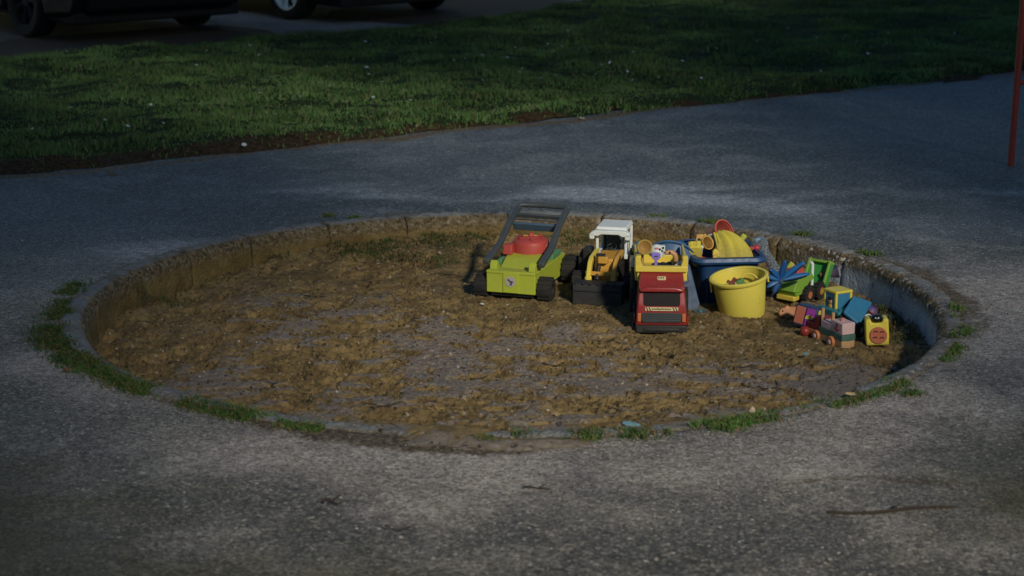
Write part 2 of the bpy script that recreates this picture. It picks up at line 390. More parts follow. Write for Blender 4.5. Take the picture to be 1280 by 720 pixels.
near = sst(.4, -1.0, y/r)                                        # drifted sand lies thickest on the near side
wob2 = fbm(x*.55, y*1.5, 1.6, 4, 55.)                          # drying marks run across the slope
film = (sst(.50+.5*near, .02, r-RO+wob*.5))*(.30+.55*near)*(1+.7*wob2)
film = film+.80*np.exp(-((x+1.55)/.6)**2-((y-.85)/.25)**2)*(.8+wob)      # pale dried puddles seen in the photo
film = film+(.75+.9*wob2)*np.exp(-((x-.2)/2.2)**2-((y-2.15)/.30)**2)+.65*np.exp(-((x-1.45)/.6)**2-((y-1.65)/.35)**2)
film = film+.5*np.exp(-((x-2.0)/.6)**2-((y+.1)/1.0)**2)+.5*np.exp(-((x+.05)/.09)**2-((y+1.98)/.06)**2)+.4*np.exp(-((x-.45)/.25)**2-((y+2.0)/.08)**2)
film = film+.5*np.exp(-((x+2.1)/.5)**2-((y+.1)/.5)**2)-.5*np.exp(-((x+1.25)/.55)**2-((y+1.9)/.5)**2)+.5*wob2*(y > 1.5)
film = film+.8*np.exp(-((x+1.3)/1.2)**2-((y-10.3)/.7)**2)+.8*np.exp(-((x+2.6)/.6)**2-((y-11.0)/.6)**2)+.12*np.exp(-(x/1.6)**2-((y+2.0)/.5)**2)  # far terms paint the lamplit road by the cars as pale film
soil = sst(.12, .0, r-RO+wob*.14)*(.45+.25*np.sin(np.radians(th)*3+1))+.55*np.exp(-((x-.02)/.4)**2-((y+1.75)/.09)**2)
lawn_n = 4.29+.668*x; soil = soil+.6*np.exp(-((x-.95-.0*y)/.55)**2-((y+2.13-.12*x+.1*wob)/.028)**2)+.5*np.exp(-((x-1.05)/.16)**2-((y+2.05)/.03)**2)
soil = np.maximum(soil, sst(.17, .0, np.abs(y-lawn_n+.02+wob*.2))*.8*(y < lawn_n+.3))
moss_and_lamp_falloff = 1.15*np.exp(-((x+1.7)/.9)**2-((y+2.35)/.75)**2)+.9*np.exp(-((x-1.75)/.75)**2-((y+2.2)/.7)**2)+.5*np.exp(-((x)/1.2)**2-((y+2.75)/.3)**2)+.5*np.exp(-((x+2.3)/.5)**2-((y-.3)/.8)**2)+.35*np.exp(-((x-2.5)/.8)**2-((y+1.2)/.9)**2)+.22*(y>2.6)*(y<7)+.25*wob*(y<0)  # olive stain at lower left; other terms paint lamp falloff towards the edges
for nm, arr in (('film', film), ('soil', soil), ('moss_and_lamp_falloff', moss_and_lamp_falloff)):
    a = me.attributes.new(nm, 'FLOAT', 'POINT'); a.data.foreach_set('value', arr.astype(np.float32))
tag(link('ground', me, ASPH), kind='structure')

# sand
nR, nA = 300, 1000
rr = np.linspace(0.004, RI+.012, nR); A, Rr = np.meshgrid(np.linspace(0, 2*PI, nA, endpoint=False), rr)
X = (Rr*np.cos(A)).ravel(); Y = (Rr*np.sin(A)).ravel(); Z, rough, toy = sandz(X, Y)
crust = sst(-.004, .010, rough)*(1-.9*toy)
crust *= (.15+.85*sst(.85, .35, Y+.25*fbm(X, Y, 2, 3, 5.)))*sst(-1.35, -.95, X+.2*fbm(X, Y, 2., 2, 1.))
soft = np.exp(-(((X-.85)/.42)**2+((Y+.13)/.27)**2)**2); crust *= 1-.95*soft
crust = np.clip(crust+.55*np.exp(-(((X-1.05)/.35)**2+((Y+.72)/.2)**2))+.35*np.exp(-(((X-.2)/1.1)**2+((Y+.95)/.16)**2)), 0, 1)
Fq = [np.stack([j*nA+ii2, j*nA+(ii2+1) % nA, (j+1)*nA+(ii2+1) % nA, (j+1)*nA+ii2], -1)[:, ::-1] for j in range(nR-1) for ii2 in [np.arange(nA)]]
me = np_mesh('sand', np.stack([X, Y, Z], -1), np.concatenate(Fq), True)
a = me.attributes.new('crust', 'FLOAT', 'POINT'); a.data.foreach_set('value', crust.astype(np.float32))
tag(link('sand', me, SAND), kind='structure')
def sz(x, y): return float(sandz(np.array([x]), np.array([y]))[0][0])

# sand spilled over the buried near side of the kerb
aa = np.radians(np.linspace(222, 318, 620)); rs = np.linspace(1.535, 2.0, 90); Ag, Rg = np.meshgrid(aa, rs, indexing='ij'); xx = Rg*np.cos(Ag); yy = Rg*np.sin(Ag); dg = np.degrees(Ag)
win = sst(250, 264, dg)*sst(294, 276, dg)
n_ = fbm(xx*.8, yy*1.4, 2.6, 5, 71., .6)
zz = -.030+.036*win*sst(1.92, 1.66, Rg)+.024*n_+.003*fbm(xx, yy, 30, 3, 3.)-.02*sst(1.60, 1.535, Rg)
i_, j_ = np.meshgrid(np.arange(619), np.arange(89), indexing='ij'); i_ = i_.ravel(); j_ = j_.ravel()
me = np_mesh('sand_spill', np.stack([xx, yy, zz], -1).reshape(-1, 3), np.stack([i_*90+j_, (i_+1)*90+j_, (i_+1)*90+j_+1, i_*90+j_+1], -1)[:, ::-1], True)
a = me.attributes.new('crust', 'FLOAT', 'POINT'); a.data.foreach_set('value', np.clip(.75*sst(1.60, 1.74, Rg)+.35*n_, 0, 1).astype(np.float32).ravel())
tag(link('sand_spill', me, SAND), kind='structure')

# kerb ring of concrete segments
kerb = thing('sandpit_kerb', 'weathered round concrete kerb around the sunken sandpit', 'kerb')
prof = [(RI-.012, -.30), (RI-.010, -.22), (RI-.008, -.16), (RI-.006, -.11), (RI-.004, -.075), (RI-.002, -.05), (RI, -.032), (RI+.003, -.019), (RI+.008, -.009), (RI+.016, -.001),
        (RI+.026, .005), (RI+.038, .008), (RI+.05, .009), (RI+.062, .009), (RI+.074, .008), (RI+.084, .004), (RI+.092, -.003), (RI+.095, -.02), (RI+.096, -.12)]
prof = np.array(prof); cuts = [0]
while cuts[-1] < 360-9: cuts.append(cuts[-1]+RNG.uniform(12.5, 17))
cuts[-1] = 360 if 360-cuts[-1] < 6 else cuts[-1]
if cuts[-1] != 360: cuts.append(360)
for a0, a1 in zip(cuts[:-1], cuts[1:]):
    gp = .05; n = int((a1-a0)/.24); aa = np.radians(np.linspace(a0+gp, a1-gp, n)); m = len(prof)
    Rg = prof[:, 0][None, :]+0*aa[:, None]; Zg = prof[:, 1][None, :]+0*aa[:, None]; Ag = aa[:, None]+0*Rg
    xx = Rg*np.cos(Ag); yy = Rg*np.sin(Ag)
    amp = np.exp(-((prof[:, 1]+.0)/.03)**2)[None, :]
    nn = fbm(Ag*RI*1.0+Zg*3, Zg*1.0+Rg, 26., 4, 4., .65); ero = np.clip(fbm(xx, yy, 3.5, 3, 12.), 0, 1)
    Rg = Rg+(.0015+.009*amp)*nn; Zg = Zg+(.007*nn*amp-.012*ero*amp)+float(RNG.uniform(-.004, .003))*amp
    e = np.minimum(aa-aa[0], aa[-1]-aa)[:, None]*RI; Zg = Zg-.010*np.exp(-(e/.010)**2)*amp; Rg = Rg+.006*np.exp(-(e/.010)**2)*(prof[:, 0] < RI+.03)[None, :]
    V = np.stack([Rg*np.cos(Ag), Rg*np.sin(Ag), Zg], -1).reshape(-1, 3)
    Fq = [(i*m+j, (i+1)*m+j, (i+1)*m+j+1, i*m+j+1) for i in range(n-1) for j in range(m-1)]
    me = np_mesh('kerb_stone', V, np.array(Fq)[:, ::-1], True)
    # end caps
    bm = bmesh.new(); bm.from_mesh(me); bm.verts.ensure_lookup_table()
    for s0 in (0, (n-1)*m): bm.faces.new([bm.verts[s0+k] for k in range(m)])
    bmesh.ops.recalc_face_normals(bm, faces=bm.faces); bm.to_mesh(me); bm.free()
    thm = (a0+a1)/2; skylit_side = 1. if (thm > 333 or thm < 32) else 0.
    cs = np.array([v.co[:] for v in me.vertices]); ang = np.degrees(np.arctan2(cs[:, 1], cs[:, 0]))
    a = me.attributes.new('skylit_side', 'FLOAT', 'POINT'); a.data.foreach_set('value', (sst(48, 22, ang)*sst(-60, -25, ang)).astype(np.float32))
    link('kerb_stone', me, KERB, kerb)

# lawn
xs = np.concatenate([np.linspace(-14, -5, 40, endpoint=False), np.linspace(-5, 7, 240, endpoint=False), np.linspace(7, 40, 60)]); ts = np.linspace(0, 1, 120)**1.3
V = []; Gm = []
for x in xs:
    y0 = lawn_near(x); y1 = lawn_far(x)
    V.append(np.stack([np.full(120, x), y0+(y1-y0)*ts, np.zeros(120)], -1))
V = np.concatenate(V); x, y = V[:, 0], V[:, 1]
t = np.tile(ts, len(xs)); dn = y-(4.29+.668*x); 
V[:, 1] += fbm(x, y, 3, 3, 6.)*.10*sst(.5, 0, dn)
edge = sst(0, .25, dn); V[:, 2] = -.004+.045*edge+fbm(x, y, 1.1, 3, 9.)*.05*edge+.02*fbm(x, y, 6, 3, 2.)*edge
wd = .12+.5*sst(.5, -2.6, x)
green = sst(wd*.25, wd, dn+fbm(x, y, 3, 3, 1.)*.18)
Fq = [(i*120+j, (i+1)*120+j, (i+1)*120+j+1, i*120+j+1) for i in range(len(xs)-1) for j in range(119)]
me = np_mesh('lawn', V, Fq, True); a = me.attributes.new('green', 'FLOAT', 'POINT'); a.data.foreach_set('value', green.astype(np.float32))
tag(link('lawn_ground', me, LAWN), kind='structure')

def blades(P, hts, wid, lean=.5):
    n = len(P); a = RNG.uniform(0, 2*PI, n); d = np.stack([np.cos(a), np.sin(a)], -1); b = RNG.uniform(0, 2*PI, n)
    ln = np.stack([np.cos(b), np.sin(b)], -1)*(RNG.uniform(.1, 1, n)*lean*hts)[:, None]
    V = np.zeros((n, 5, 3)); w_ = (wid if np.ndim(wid) else np.full(n, wid))[:, None]*d*.5
    for k, (hf, lf, wf) in enumerate(((0, 0, 1), (.55, .35, .8), (1, 1, 0))):
        c = P.copy(); c[:, :2] += ln*lf; c[:, 2] += hts*hf*(1-.2*lf*lean)
        if k < 2:
            V[:, 2*k] = c; V[:, 2*k+1] = c; V[:, 2*k, :2] -= w_*wf; V[:, 2*k+1, :2] += w_*wf
        else: V[:, 4] = c
    base = (np.arange(n)*5)[:, None]
    tri = np.concatenate([base+np.array([[0, 1, 3]]), base+np.array([[0, 3, 2]]), base+np.array([[2, 3, 4]])])
    return V.reshape(-1, 3), tri
# lawn blades, one uncountable mass
n = 340000; px = RNG.uniform(-6.5, 9.5, n); tt = RNG.uniform(0, 1, n)**1.25
y0 = 4.29+.668*px; y1 = np.where(px < -.4, 10.32+.76*px, 10.32+.76*px+1.0*np.maximum(px+.4, 0)**1.35); y1 = np.minimum(y1, 15)
py = y0+(y1-y0)*tt; dn = py-y0; wd = .10+.45*sst(.5, -2.6, px)
keep = (RNG.uniform(0, 1, n) < .03+.97*sst(wd*.2, wd*1.1, dn+fbm(px, py, 3, 3, 1.)*.18)) & (y1 > y0+.1) & (np.abs(px) < (py+7)*.36+1.2)
px, py, dn = px[keep], py[keep], dn[keep]
cl = fbm(px, py, 2.6, 4, 21.); hts = (.012+.050*np.clip(cl*1.3+.30, 0, 1))*RNG.uniform(.4, 1.3, len(px))
zz = -.004+.045*sst(0, .25, dn)+fbm(px, py, 1.1, 3, 9.)*.05*sst(0, .25, dn)
Vv, Tt = blades(np.stack([px, py, zz], -1), hts, .006, .9)
tag(link('lawn_grass', np_mesh('lawn_grass', Vv, Tt), GRASS), 'short dark green grass of the lawn beyond the asphalt', 'grass', kind='stuff')

# weeds growing round the kerb (positions measured from the photograph, on the ground)
def patch(pts, n, sx, sy, h=.035):
    P = []
    for (a, b, k) in pts:
        cx, cy, _ = at(a, b, 0)
        m = int(n*k); P.append(np.stack([RNG.normal(cx, sx*k**.5, m), RNG.normal(cy, sy*k**.5, m), np.zeros(m)], -1))
    P = np.concatenate(P); return P, RNG.uniform(.35, 1.2, len(P))*h
fr = []
for a, b, k in [(62, 412, .8), (72, 432, .9), (84, 392, .5), (58, 425, .5), (90, 448, .8), (112, 456, .8), (135, 466, .9), (160, 476, 1.2), (185, 485, 1.0), (98, 452, .8), (255, 503, .7), (300, 512, 1.0), (322, 516, 1.1), (348, 510, .5),
                (410, 524, .7), (428, 523, .4), (612, 533, .6), (735, 545, .7), (795, 544, .5), (875, 530, .5), (918, 522, 1.2), (905, 533, .7), (940, 517, .5), (965, 509, .7), (995, 503, .8), (1015, 500, .4), (1095, 475, .8), (1180, 398, .4), (1192, 387, .4), (1186, 420, .4), (1137, 492, .3),
                (1002, 293, .35), (890, 278, .5), (1085, 318, .4), (820, 273, .3), (410, 270, .2), (85, 365, .5), (96, 357, .3), (445, 273, .2), (652, 543, .3), (610, 552, .2)]:
    fr.append((a, b, k))
P, hh = patch(fr, 420, .042, .035, .036)
na = 9500; an = np.concatenate([RNG.uniform(180, 252, int(na*.62)), RNG.uniform(282, 352, int(na*.38))]); dr = np.abs(RNG.normal(0, .035, na))+.0
dn_ = fbm(np.cos(np.radians(an))*RO, np.sin(np.radians(an))*RO, 3.2, 4, 91.); k_ = dn_ > (-.06-.15*(an < 240)+.08*(an > 250)); an, dr = an[k_], dr[k_]*(.6+.5*(an[k_] < 215))
P2 = np.stack([(RO-.008+dr)*np.cos(np.radians(an)), (RO-.008+dr)*np.sin(np.radians(an)), 0*an], -1); P = np.concatenate([P, P2]); hh = np.concatenate([hh, RNG.uniform(.25, .9, len(P2))*.032])
r = np.hypot(P[:, 0], P[:, 1]); ok = (r > RI+.05); P, hh = P[ok], hh[ok]
P[:, 2] = np.where(np.hypot(P[:, 0], P[:, 1]) < RO, .004, -.002)
V1, T1 = blades(P, hh*.8, .0035, 1.5)
tag(link('kerb_weeds', np_mesh('kerb_weeds', V1, T1), WEED), 'low green weeds and moss tufts along the outer edge of the kerb', 'weeds', kind='stuff')
# darker weeds on the sand inside the pit
P = []
for a, b, k, zz in [(455, 318, 1.2, -.11), (480, 312, 1.4, -.11), (500, 322, .8, -.11), (540, 302, 1.5, -.1), (552, 330, .8, -.12), (600, 300, 1, -.1), (345, 328, .4, -.12), (215, 372, .5, -.15), (205, 378, .5, -.15), (1120, 408, 1.0, -.16), (1110, 395, 1., -.16), (1098, 385, .7, -.15), (1128, 425, .6, -.16),
                    (435, 315, .8, -.11), (570, 310, .6, -.1), (720, 303, 1, -.1), (250, 350, .3, -.13)]:
    cx, cy, _ = at(a, b, zz); m = int(260*k); P.append(np.stack([RNG.normal(cx, .05, m), RNG.normal(cy, .05, m), np.zeros(m)], -1))
P = np.concatenate(P); ok = np.hypot(P[:, 0], P[:, 1]) < RI-.02; P = P[ok]; P[:, 2] = sandz(P[:, 0], P[:, 1])[0]-.003
V1, T1 = blades(P, RNG.uniform(.3, 1.2, len(P))*.032, .004, 1.2)
tag(link('sandpit_weeds', np_mesh('sandpit_weeds', V1, T1), MOSS), 'dark straggly weeds growing in the sand along the far pit wall', 'weeds', kind='stuff')

# sheets painted as the cars' shadows, and daisies
def strip(name, pts, zt, m):
    b = MB(); b._add([(x, y, zt) for x, y in pts], [tuple(range(len(pts)))]); return b.out(name, m, None, smooth=False)
CARSHADE = mat('car_shadow_brown', (.030, .021, .012), .95, dirt=.5, dcol=(.015, .010, .006), scale=3, bump=.6)  # brown that stands in for the cars' cast shadow on the road
def gp(px, py): q = at(px, py, 0); return (q[0], q[1])
tag(strip('car_shadow_strip', [gp(60, 82), gp(130, 74), gp(345, 56), gp(362, 50), gp(335, 38), gp(270, 31), gp(140, 40), gp(20, 50), gp(-80, 60), gp(-120, 80)], .004, CARSHADE), kind='structure')
tag(strip('car_shadow_patch', [gp(405, 24), gp(560, 34), gp(700, 14), gp(780, 5), gp(640, -4), gp(480, 4), gp(412, 14)], .004, CARSHADE), kind='structure')
d0 = None
for k in range(105):
    a = RNG.uniform(40, 1200); t = RNG.uniform(0, 1); yl = 205-a*.105 if a < 640 else 150-(a-640)*.09
    q = at(a, 45+(yl-60)*t if a < 640 else 25+(yl-45)*t, .03)
    if q[1] < lawn_near(q[0])+.2 or q[1] > lawn_far(q[0])-.2: continue
    if d0 is None:
        b = MB()
        for i in range(9):
            an = 2*PI*i/9; b.prism([(0, 0), (.008, -.0025), (.012, 0), (.008, .0025)], 'z', .0, .0008, M=R3(0, -18, math.degrees(an)))
        b.ball((0, 0, .001), .004, (1, 1, .5), n=8); d0 = b.out('daisy', PETAL, smooth=False); o = d0
    else: o = d0.copy(); C.objects.link(o)
    s_ = RNG.uniform(.45, 1.25); o.location = (q[0], q[1], .062); o.scale = (s_,)*3; o.rotation_euler = (RNG.uniform(.1, .9), RNG.uniform(-.4, .4), RNG.uniform(0, 6))
    tag(o, 'tiny white daisy flower in the dark lawn grass', 'daisy', 'daisies dotted over the lawn')

# ------------------------------------------------------------------ wheels
def wheel(parent, x, y, z, r, wd, tmat=TYRE, hub=None, name='wheel', side=1):
    prof = [(r*.45, -wd/2), (r*.86, -wd/2), (r*.97, -wd*.42), (r, -wd*.25), (r, wd*.25), (r*.97, wd*.42), (r*.86, wd/2), (r*.45, wd/2), (r*.42, wd*.3), (0.001, wd*.3)]
    b = MB(); b.lathe(prof, 28, R3(0, 90, 0), (x, y, z))
    b.lathe([(0.001, -wd*.3), (r*.42, -wd*.3), (r*.45, -wd/2)], 28, R3(0, 90, 0), (x, y, z))
    for i in range(14):
        a = 2*PI*i/14; b.box(-wd*.46, wd*.46, -.004, .004, -.0025, .0025, R3(math.degrees(a), 0, 0), (x, y+r*math.sin(-a)*.995, z+r*math.cos(a)*.995))
    o = b.out(name, tmat, parent)
    if hub:
        h = MB(); h.lathe([(0.001, wd*.42), (r*.3, wd*.45), (r*.5, wd*.5), (r*.5, wd*.3)], 20, R3(0, 90*side, 0), (x, y, z)); h.out('hub', hub, o)
    return o

# ------------------------------------------------------------------ toy mower
q = at(641, 375.5, -.125)
t = thing('toy_mower', 'lime green toy lawn mower with red engine and tall dark grey push handle', 'toy mower', (q[0]-.002, q[1]-.005, -.125), math.radians(-18))
b = MB(); b.box(-.103, .103, -.02, .40, .035, .122)
b.box(-.033, .033, -.024, -.0195, .037, .12); b.box(-.103, .103, -.023, .0, .114, .126)
for s in (-1, 1): b.prism([(.0, .12), (.0, .137), (.006, .152), (.018, .160), (.03, .152), (.036, .137), (.036, .12)], 'x', s*.082-.014, s*.082+.014)
b.out('deck', LIME, t, .004)
b = MB(); b.prism([(.05, .121), (.12, .148), (.16, .158), (.35, .158), (.38, .121)], 'x', -.072, .072); b.out('hood', LIME, t, .006)
b = MB(); b.box(-.09, .09, .0, .39, .018, .035); b.out('underside', BLK, t, .002)
b = MB(); b.lathe([(.001, .221), (.03, .221), (.034, .216), (.06, .212), (.074, .203), (.078, .19), (.078, .156)], 36, c=(.004, .235, 0))
b.box(-.088, -.048, .14, .20, .156, .196, taper=.85); b.cyl((.004, .235, .219), (.004, .235, .234), .012, .009, 12)
for k in range(6):
    a = math.radians(60*k+20); b.box(-.006, .006, -.014, .014, 0, .005, R3(0, 0, 60*k+20), (.004+.045*math.sin(-a), .235+.045*math.cos(a), .217))
b.box(.06, .09, .19, .23, .16, .20, taper=.8); eng = b.out('engine', RED2, t, .004)
b = MB(); b.box(-.03, .03, .232, .245, .219, .2235, R3(0, 0, 25)); b.out('pull_cord', AMB, eng, .001)
JADE = mat('jade_plastic', (.08, .25, .10), .4)
for x0_, x1_, y0_, y1_ in ((.076, .098, .24, .36), (-.096, -.078, .10, .17)):
    b = MB(); b.box(x0_, x1_, y0_, y1_, .121, .145); b.out('side_trim', JADE, t, .003)
b = MB(); b.lathe([(.001, 0), (.0215, 0), (.0215, .0022), (.001, .0022)], 28, R3(90, 0, 0), (0, -.0245, .085)); stk = b.out('round_sticker', GREYS, t)
b = MB(); b.box(-.012, .012, -.0279, -.0267, -.0035, .0035, R3(0, 38, 0), (-.001, -.0275, .087)); b.box(-.002, .008, -.0282, -.0268, .071, .078); b.box(.003, .011, -.0281, -.0268, .081, .088)
b.out('emblem', mat('emblem_grey', (.08, .07, .06), .5), stk)
hp = [(.012, .150), (.05, .160), (.16, .185), (.205, .207), (.30, .262), (.42, .302)]
def rail(b, xs_, w_=.0125, th=.010):
    vs = []; n_ = len(hp)
    for i, (yy, zz) in enumerate(hp):
        a = hp[max(i-1, 0)]; c_ = hp[min(i+1, n_-1)]; tx, tz = c_[0]-a[0], c_[1]-a[1]; L_ = math.hypot(tx, tz); nx, nz = -tz/L_*th, tx/L_*th
        xx = xs_*(.118-.012*i/5)
        for sx, sn in ((-1, -1), (1, -1), (1, 1), (-1, 1)): vs.append((xx+sx*w_, yy+sn*nx, zz+sn*nz))
    fs = [(i*4+k, i*4+(k+1) % 4, (i+1)*4+(k+1) % 4, (i+1)*4+k) for i in range(n_-1) for k in range(4)]+[(3, 2, 1, 0), tuple(range((n_-1)*4, n_*4))]
    b._add(vs, fs)
b = MB(); rail(b, -1); rail(b, 1); b.out('handle_rails', RAIL, t, .004, 3)
b = MB(); b.tube([(-.108, .418, .300), (-.095, .432, .309), (0, .436, .311), (.095, .432, .309), (.108, .418, .300)], .0115, 12); b.out('handle_grip', RAIL, t)
b = MB(); b.box(-.10, .10, -.006, .006, -.010, .010, R3(25, 0, 0), (0, .352, .280)); b.box(-.10, .10, -.004, .004, -.004, .004, None, (0, .328, .268)); b.out('crossbar', RAIL, t, .003)
b = MB(); b.box(-.102, .102, -.007, .007, -.024, .014, R3(30, 0, 0), (0, .325, .240)); b.out('brace_panel', mat('steel_blue_plastic', (.05, .10, .15), .4), t, .004)
for s in (-1, 1):
    wheel(t, s*.134, .03, .050, .050, .056); wheel(t, s*.136, .375, .056, .056, .058)

# ------------------------------------------------------------------ toy loader
q = at(747, 382.5, -.125)
t = thing('toy_loader', 'toy tractor loader with white cab, yellow arms and wide black front bucket', 'toy tractor', (q[0], q[1], -.125), math.radians(-13))
b = MB(); b.prism([(.0, .0), (-.004, .004), (-.002, .078), (.004, .088), (.05, .093), (.062, .085), (.066, .012), (.05, .0)], 'x', -.098, .096)
b.box(-.101, -.096, -.008, .066, .0, .092); b.box(.094, .099, -.008, .066, .0, .092)
for k in range(7): b.box(-.09+k*.03-.006, -.09+k*.03+.006, -.006, .03, .086, .0915)
b.box(-.096, .095, -.008, -.001, .058, .062)
b.out('bucket', BLK, t, .003)
for s in (-1, 1):
    b = MB(); P_ = [(.055, .088), (.06, .105), (.095, .155), (.13, .172), (.26, .178), (.26, .155), (.14, .148), (.115, .135), (.085, .088)]
    b.prism(P_, 'x', s*.052-.009, s*.052+.009); b.cyl((s*.052-.013, .07, .094), (s*.052+.013, .07, .094), .011, n=14); b.out('arm', YEL if s < 0 else AMB, t, .003)
b = MB(); b.box(-.066, .07, .075, .09, .105, .122); b.box(-.04, .042, .12, .30, .07, .165, taper=.9); b.box(-.02, .02, .10, .13, .15, .178); b.out('engine_hood', AMB, t, .004)
b = MB(); b.cyl((-.018, .07, .09), (-.015, .10, .14), .009, n=12); b.cyl((-.015, .10, .14), (-.012, .14, .178), .006, n=12); b.box(-.03, .006, .115, .135, .176, .186); b.out('hydraulic_cylinder', BLK, t)
b = MB()
for s in (-1, 1):
    b.box(s*.060-.006, s*.060+.006, .30, .312, .135, .245); b.box(s*.060-.006, s*.060+.006, .43, .442, .13, .245)
    b.box(s*.062-.008, s*.062+.008, .29, .45, .13, .150); b.box(s*.074-.012, s*.074+.008, .262, .29, .215, .238)
b.prism([(-.082, .228), (-.082, .242), (-.06, .252), (.06, .252), (.082, .242), (.082, .228), (.05, .228), (.035, .236), (-.035, .236), (-.05, .228)], 'y', .262, .30)
b.box(-.066, .066, .29, .455, .246, .262, taper=.92); b.box(-.06, .06, .435, .445, .13, .17)
cab = b.out('cab', WHITE, t, .003)
b = MB(); b.box(-.032, .032, .37, .39, .15, .215); b.box(-.032, .032, .33, .38, .14, .16); b.box(-.022, .022, .375, .385, .215, .232); b.out('seat', DGREY, cab, .005)
b = MB(); b.box(-.055, .055, .14, .44, .03, .125); b.box(-.12, -.085, .30, .37, .10, .165); b.box(-.05, .05, .392, .43, .125, .205); b.out('chassis', BLK, t, .004)
b = MB(); b.lathe([(.018, -.002), (.021, 0), (.018, .002)], 20, R3(35, 0, 0), (0, .315, .175)); b.tube([(0, .30, .14), (0, .315, .175)], .003); b.out('steering_wheel', BLK, cab)
for s in (-1, 1):
    wheel(t, s*.105, .15, .052, .052, .05); wheel(t, s*.112, .37, .072, .072, .058)

# ------------------------------------------------------------------ red tipper truck
q = at(826.5, 417.5, -.128)
t = thing('toy_tipper_truck', 'big red toy tipper truck with yellow load bed, facing forward in the sand', 'toy truck', (q[0], q[1], -.128), math.radians(-2.5)); t.scale = (1, 1, 1.07)
tap = lambda v_: (v_.x*(1-.17*max(0, min(1, (v_.z-.03)/.18))), v_.y, v_.z)
b = MB(); prof_ = [(.004, .030), (.0, .045), (-.003, .10), (.002, .112), (.018, .150), (.012, .158), (.016, .168), (.05, .180), (.10, .207), (.125, .213), (.17, .213), (.17, .030)]
b.prism(prof_, 'x', -.098, .098, tap); cabt = b.out('cab', RED, t, .008, 3)
b = MB(); b.box(-.097, .097, -.006, .03, .004, .032); b.box(-.07, .07, -.010, .0, .010, .024); b.out('bumper', BLK, t, .005)
b = MB(); b.prism(rrect(-.069, .069, .0, .052, .009), 'y', -.001, .004, M=R3(-20, 0, 0), c=(0, -.0030, .1025)); b.out('cab_shade_panel', mat('cab_shade_black', (.004, .002, .003), .35, dirt=.03, spec=.15), cabt, .001)  # black panel stands for the shade inside the open cab window
b = MB(); b.prism(rrect(-.075, .075, .043, .078, .008), 'y', -.0065, .002)
for k in range(4): b.box(-.072, .072, -.0085, -.006, .049+.008*k, .052+.008*k)
b.out('grille', DGREY, cabt, .001)
b = MB(); b.prism([(-.083, .152), (.083, .152), (.080, .164), (.05, .170), (-.05, .170), (-.080, .164)], 'y', -.004, .03); b.out('visor', RED, cabt, .006, 3)
for s in (-1, 1):
    b = MB(); b.box(s*.084-.007, s*.084+.007, -.0065, .01, .045, .076); b.out('side_light', ORG, cabt, .002)
b = MB(); b.box(-.062, .062, -.0062, -.001, .086, .0985); sti = b.out('stripe_sticker', CREAM, cabt)
b = MB()
for s in (-1, 1):
    for k in range(2):
        x_ = s*.050+(k-.5)*.010; b.prism([(x_-.005, .0982), (x_-.001, .0982), (x_+.005, .0863), (x_+.001, .0863)], 'y', -.0070, -.0060)
x_ = -.038
for wlen, tall in [(3, 0), (2.2, 0), (2.5, 0), (2.2, 1), (1.4, -1), (2.4, 0), (1.6, 1), (2.2, 0), (2.6, 0), (2.0, 0), (2.2, 0), (1.8, 0)]:
    b.box(x_, x_+wlen*.0021, -.0070, -.0061, .0902-(.002 if tall < 0 else 0), .0942+(.002 if tall > 0 else 0)); x_ += wlen*.0021+.0016
b.out('sticker_lettering', INK, sti)
b = MB(); b.prism(rrect(-.016, .016, -.009, .009, .003), 'y', -.001, .0015, M=R3(-62, 0, 0), c=(0, .062, .189)); bad = b.out('badge', CREAM, cabt)
b = MB(); 
for x0_ in (-.010, -.002, .006): b.box(x0_-.002, x0_+.002, -.0022, -.0008, -.003, .004)
b.xf(R3(-62, 0, 0), (0, .062, .189)); b.out('badge_marks', INK, bad)
b = MB(); b.box(-.100, .100, .088, .112, .205, .226); b.box(-.092, .092, .10, .116, .17, .21)
b.box(-.092, .092, .11, .42, .165, .172)
for s in (-1, 1):
    b.prism([(s*.100, .208), (s*.100, .258), (s*.096, .263), (s*.080, .263), (s*.077, .258), (s*.080, .25), (s*.072, .224), (s*.072, .208)], 'y', .090, .125)
    b.prism([(.115, .168), (.42, .168), (.44, .235), (.32, .235), (.13, .245)], 'x', s*.094-.005, s*.094+.005)
b.box(-.094, .094, .41, .42, .165, .2)
b.out('load_bed', YEL, t, .004)
b = MB(); b.box(-.055, .055, .15, .40, .045, .10); b.box(-.03, .03, .2, .38, .10, .166); b.out('chassis', BLK, t, .004)
for s in (-1, 1):
    b = MB(); b.box(s*.100-.003, s*.100+.003, .02, .16, .035, .06); b.out('side_step', RED, t, .002)
    wheel(t, s*.088, .11, .045, .045, .034); wheel(t, s*.092, .32, .048, .048, .045, hub=YEL, side=s)
TX, TY, TZ = q[0], q[1], -.128

# things in the truck bed
def inbed(px, py, y): 
    ang = PITCH-math.atan((360-py)/F); dist = (y+D)
    # point on the ray of that height above the sand at depth y
    u = (px-640)/F; qv = (360-py)/F; dy = math.cos(PITCH)+qv*math.sin(PITCH); dz = -math.sin(PITCH)+qv*math.cos(PITCH); s_ = dist/dy
    return Vector((u*s_, y, H+dz*s_))
p = inbed(806, 309, TY+.17)
t = thing('toy_scoop', 'amber yellow toy scoop standing in the front left corner of the truck bed', 'toy scoop', tuple(p), (math.radians(72), 0, math.radians(8)))
b = MB(); b.lathe([(.001, -.050), (.008, -.048), (.014, -.03), (.022, -.012), (.028, 0), (.025, .002), (.019, -.010), (.001, -.026)], 30); b.out('scoop_bowl', AMB, t)
b = MB(); b.lathe([(.0265, .003), (.029, .001), (.029, -.003), (.026, -.003)], 30); b.out('rim', YEL, t)
b = MB(); b.tube([(0, -.005, -.045), (0, -.03, -.055), (0, -.075, -.05)], [.008, .006, .006]); b.out('handle', AMB, t)
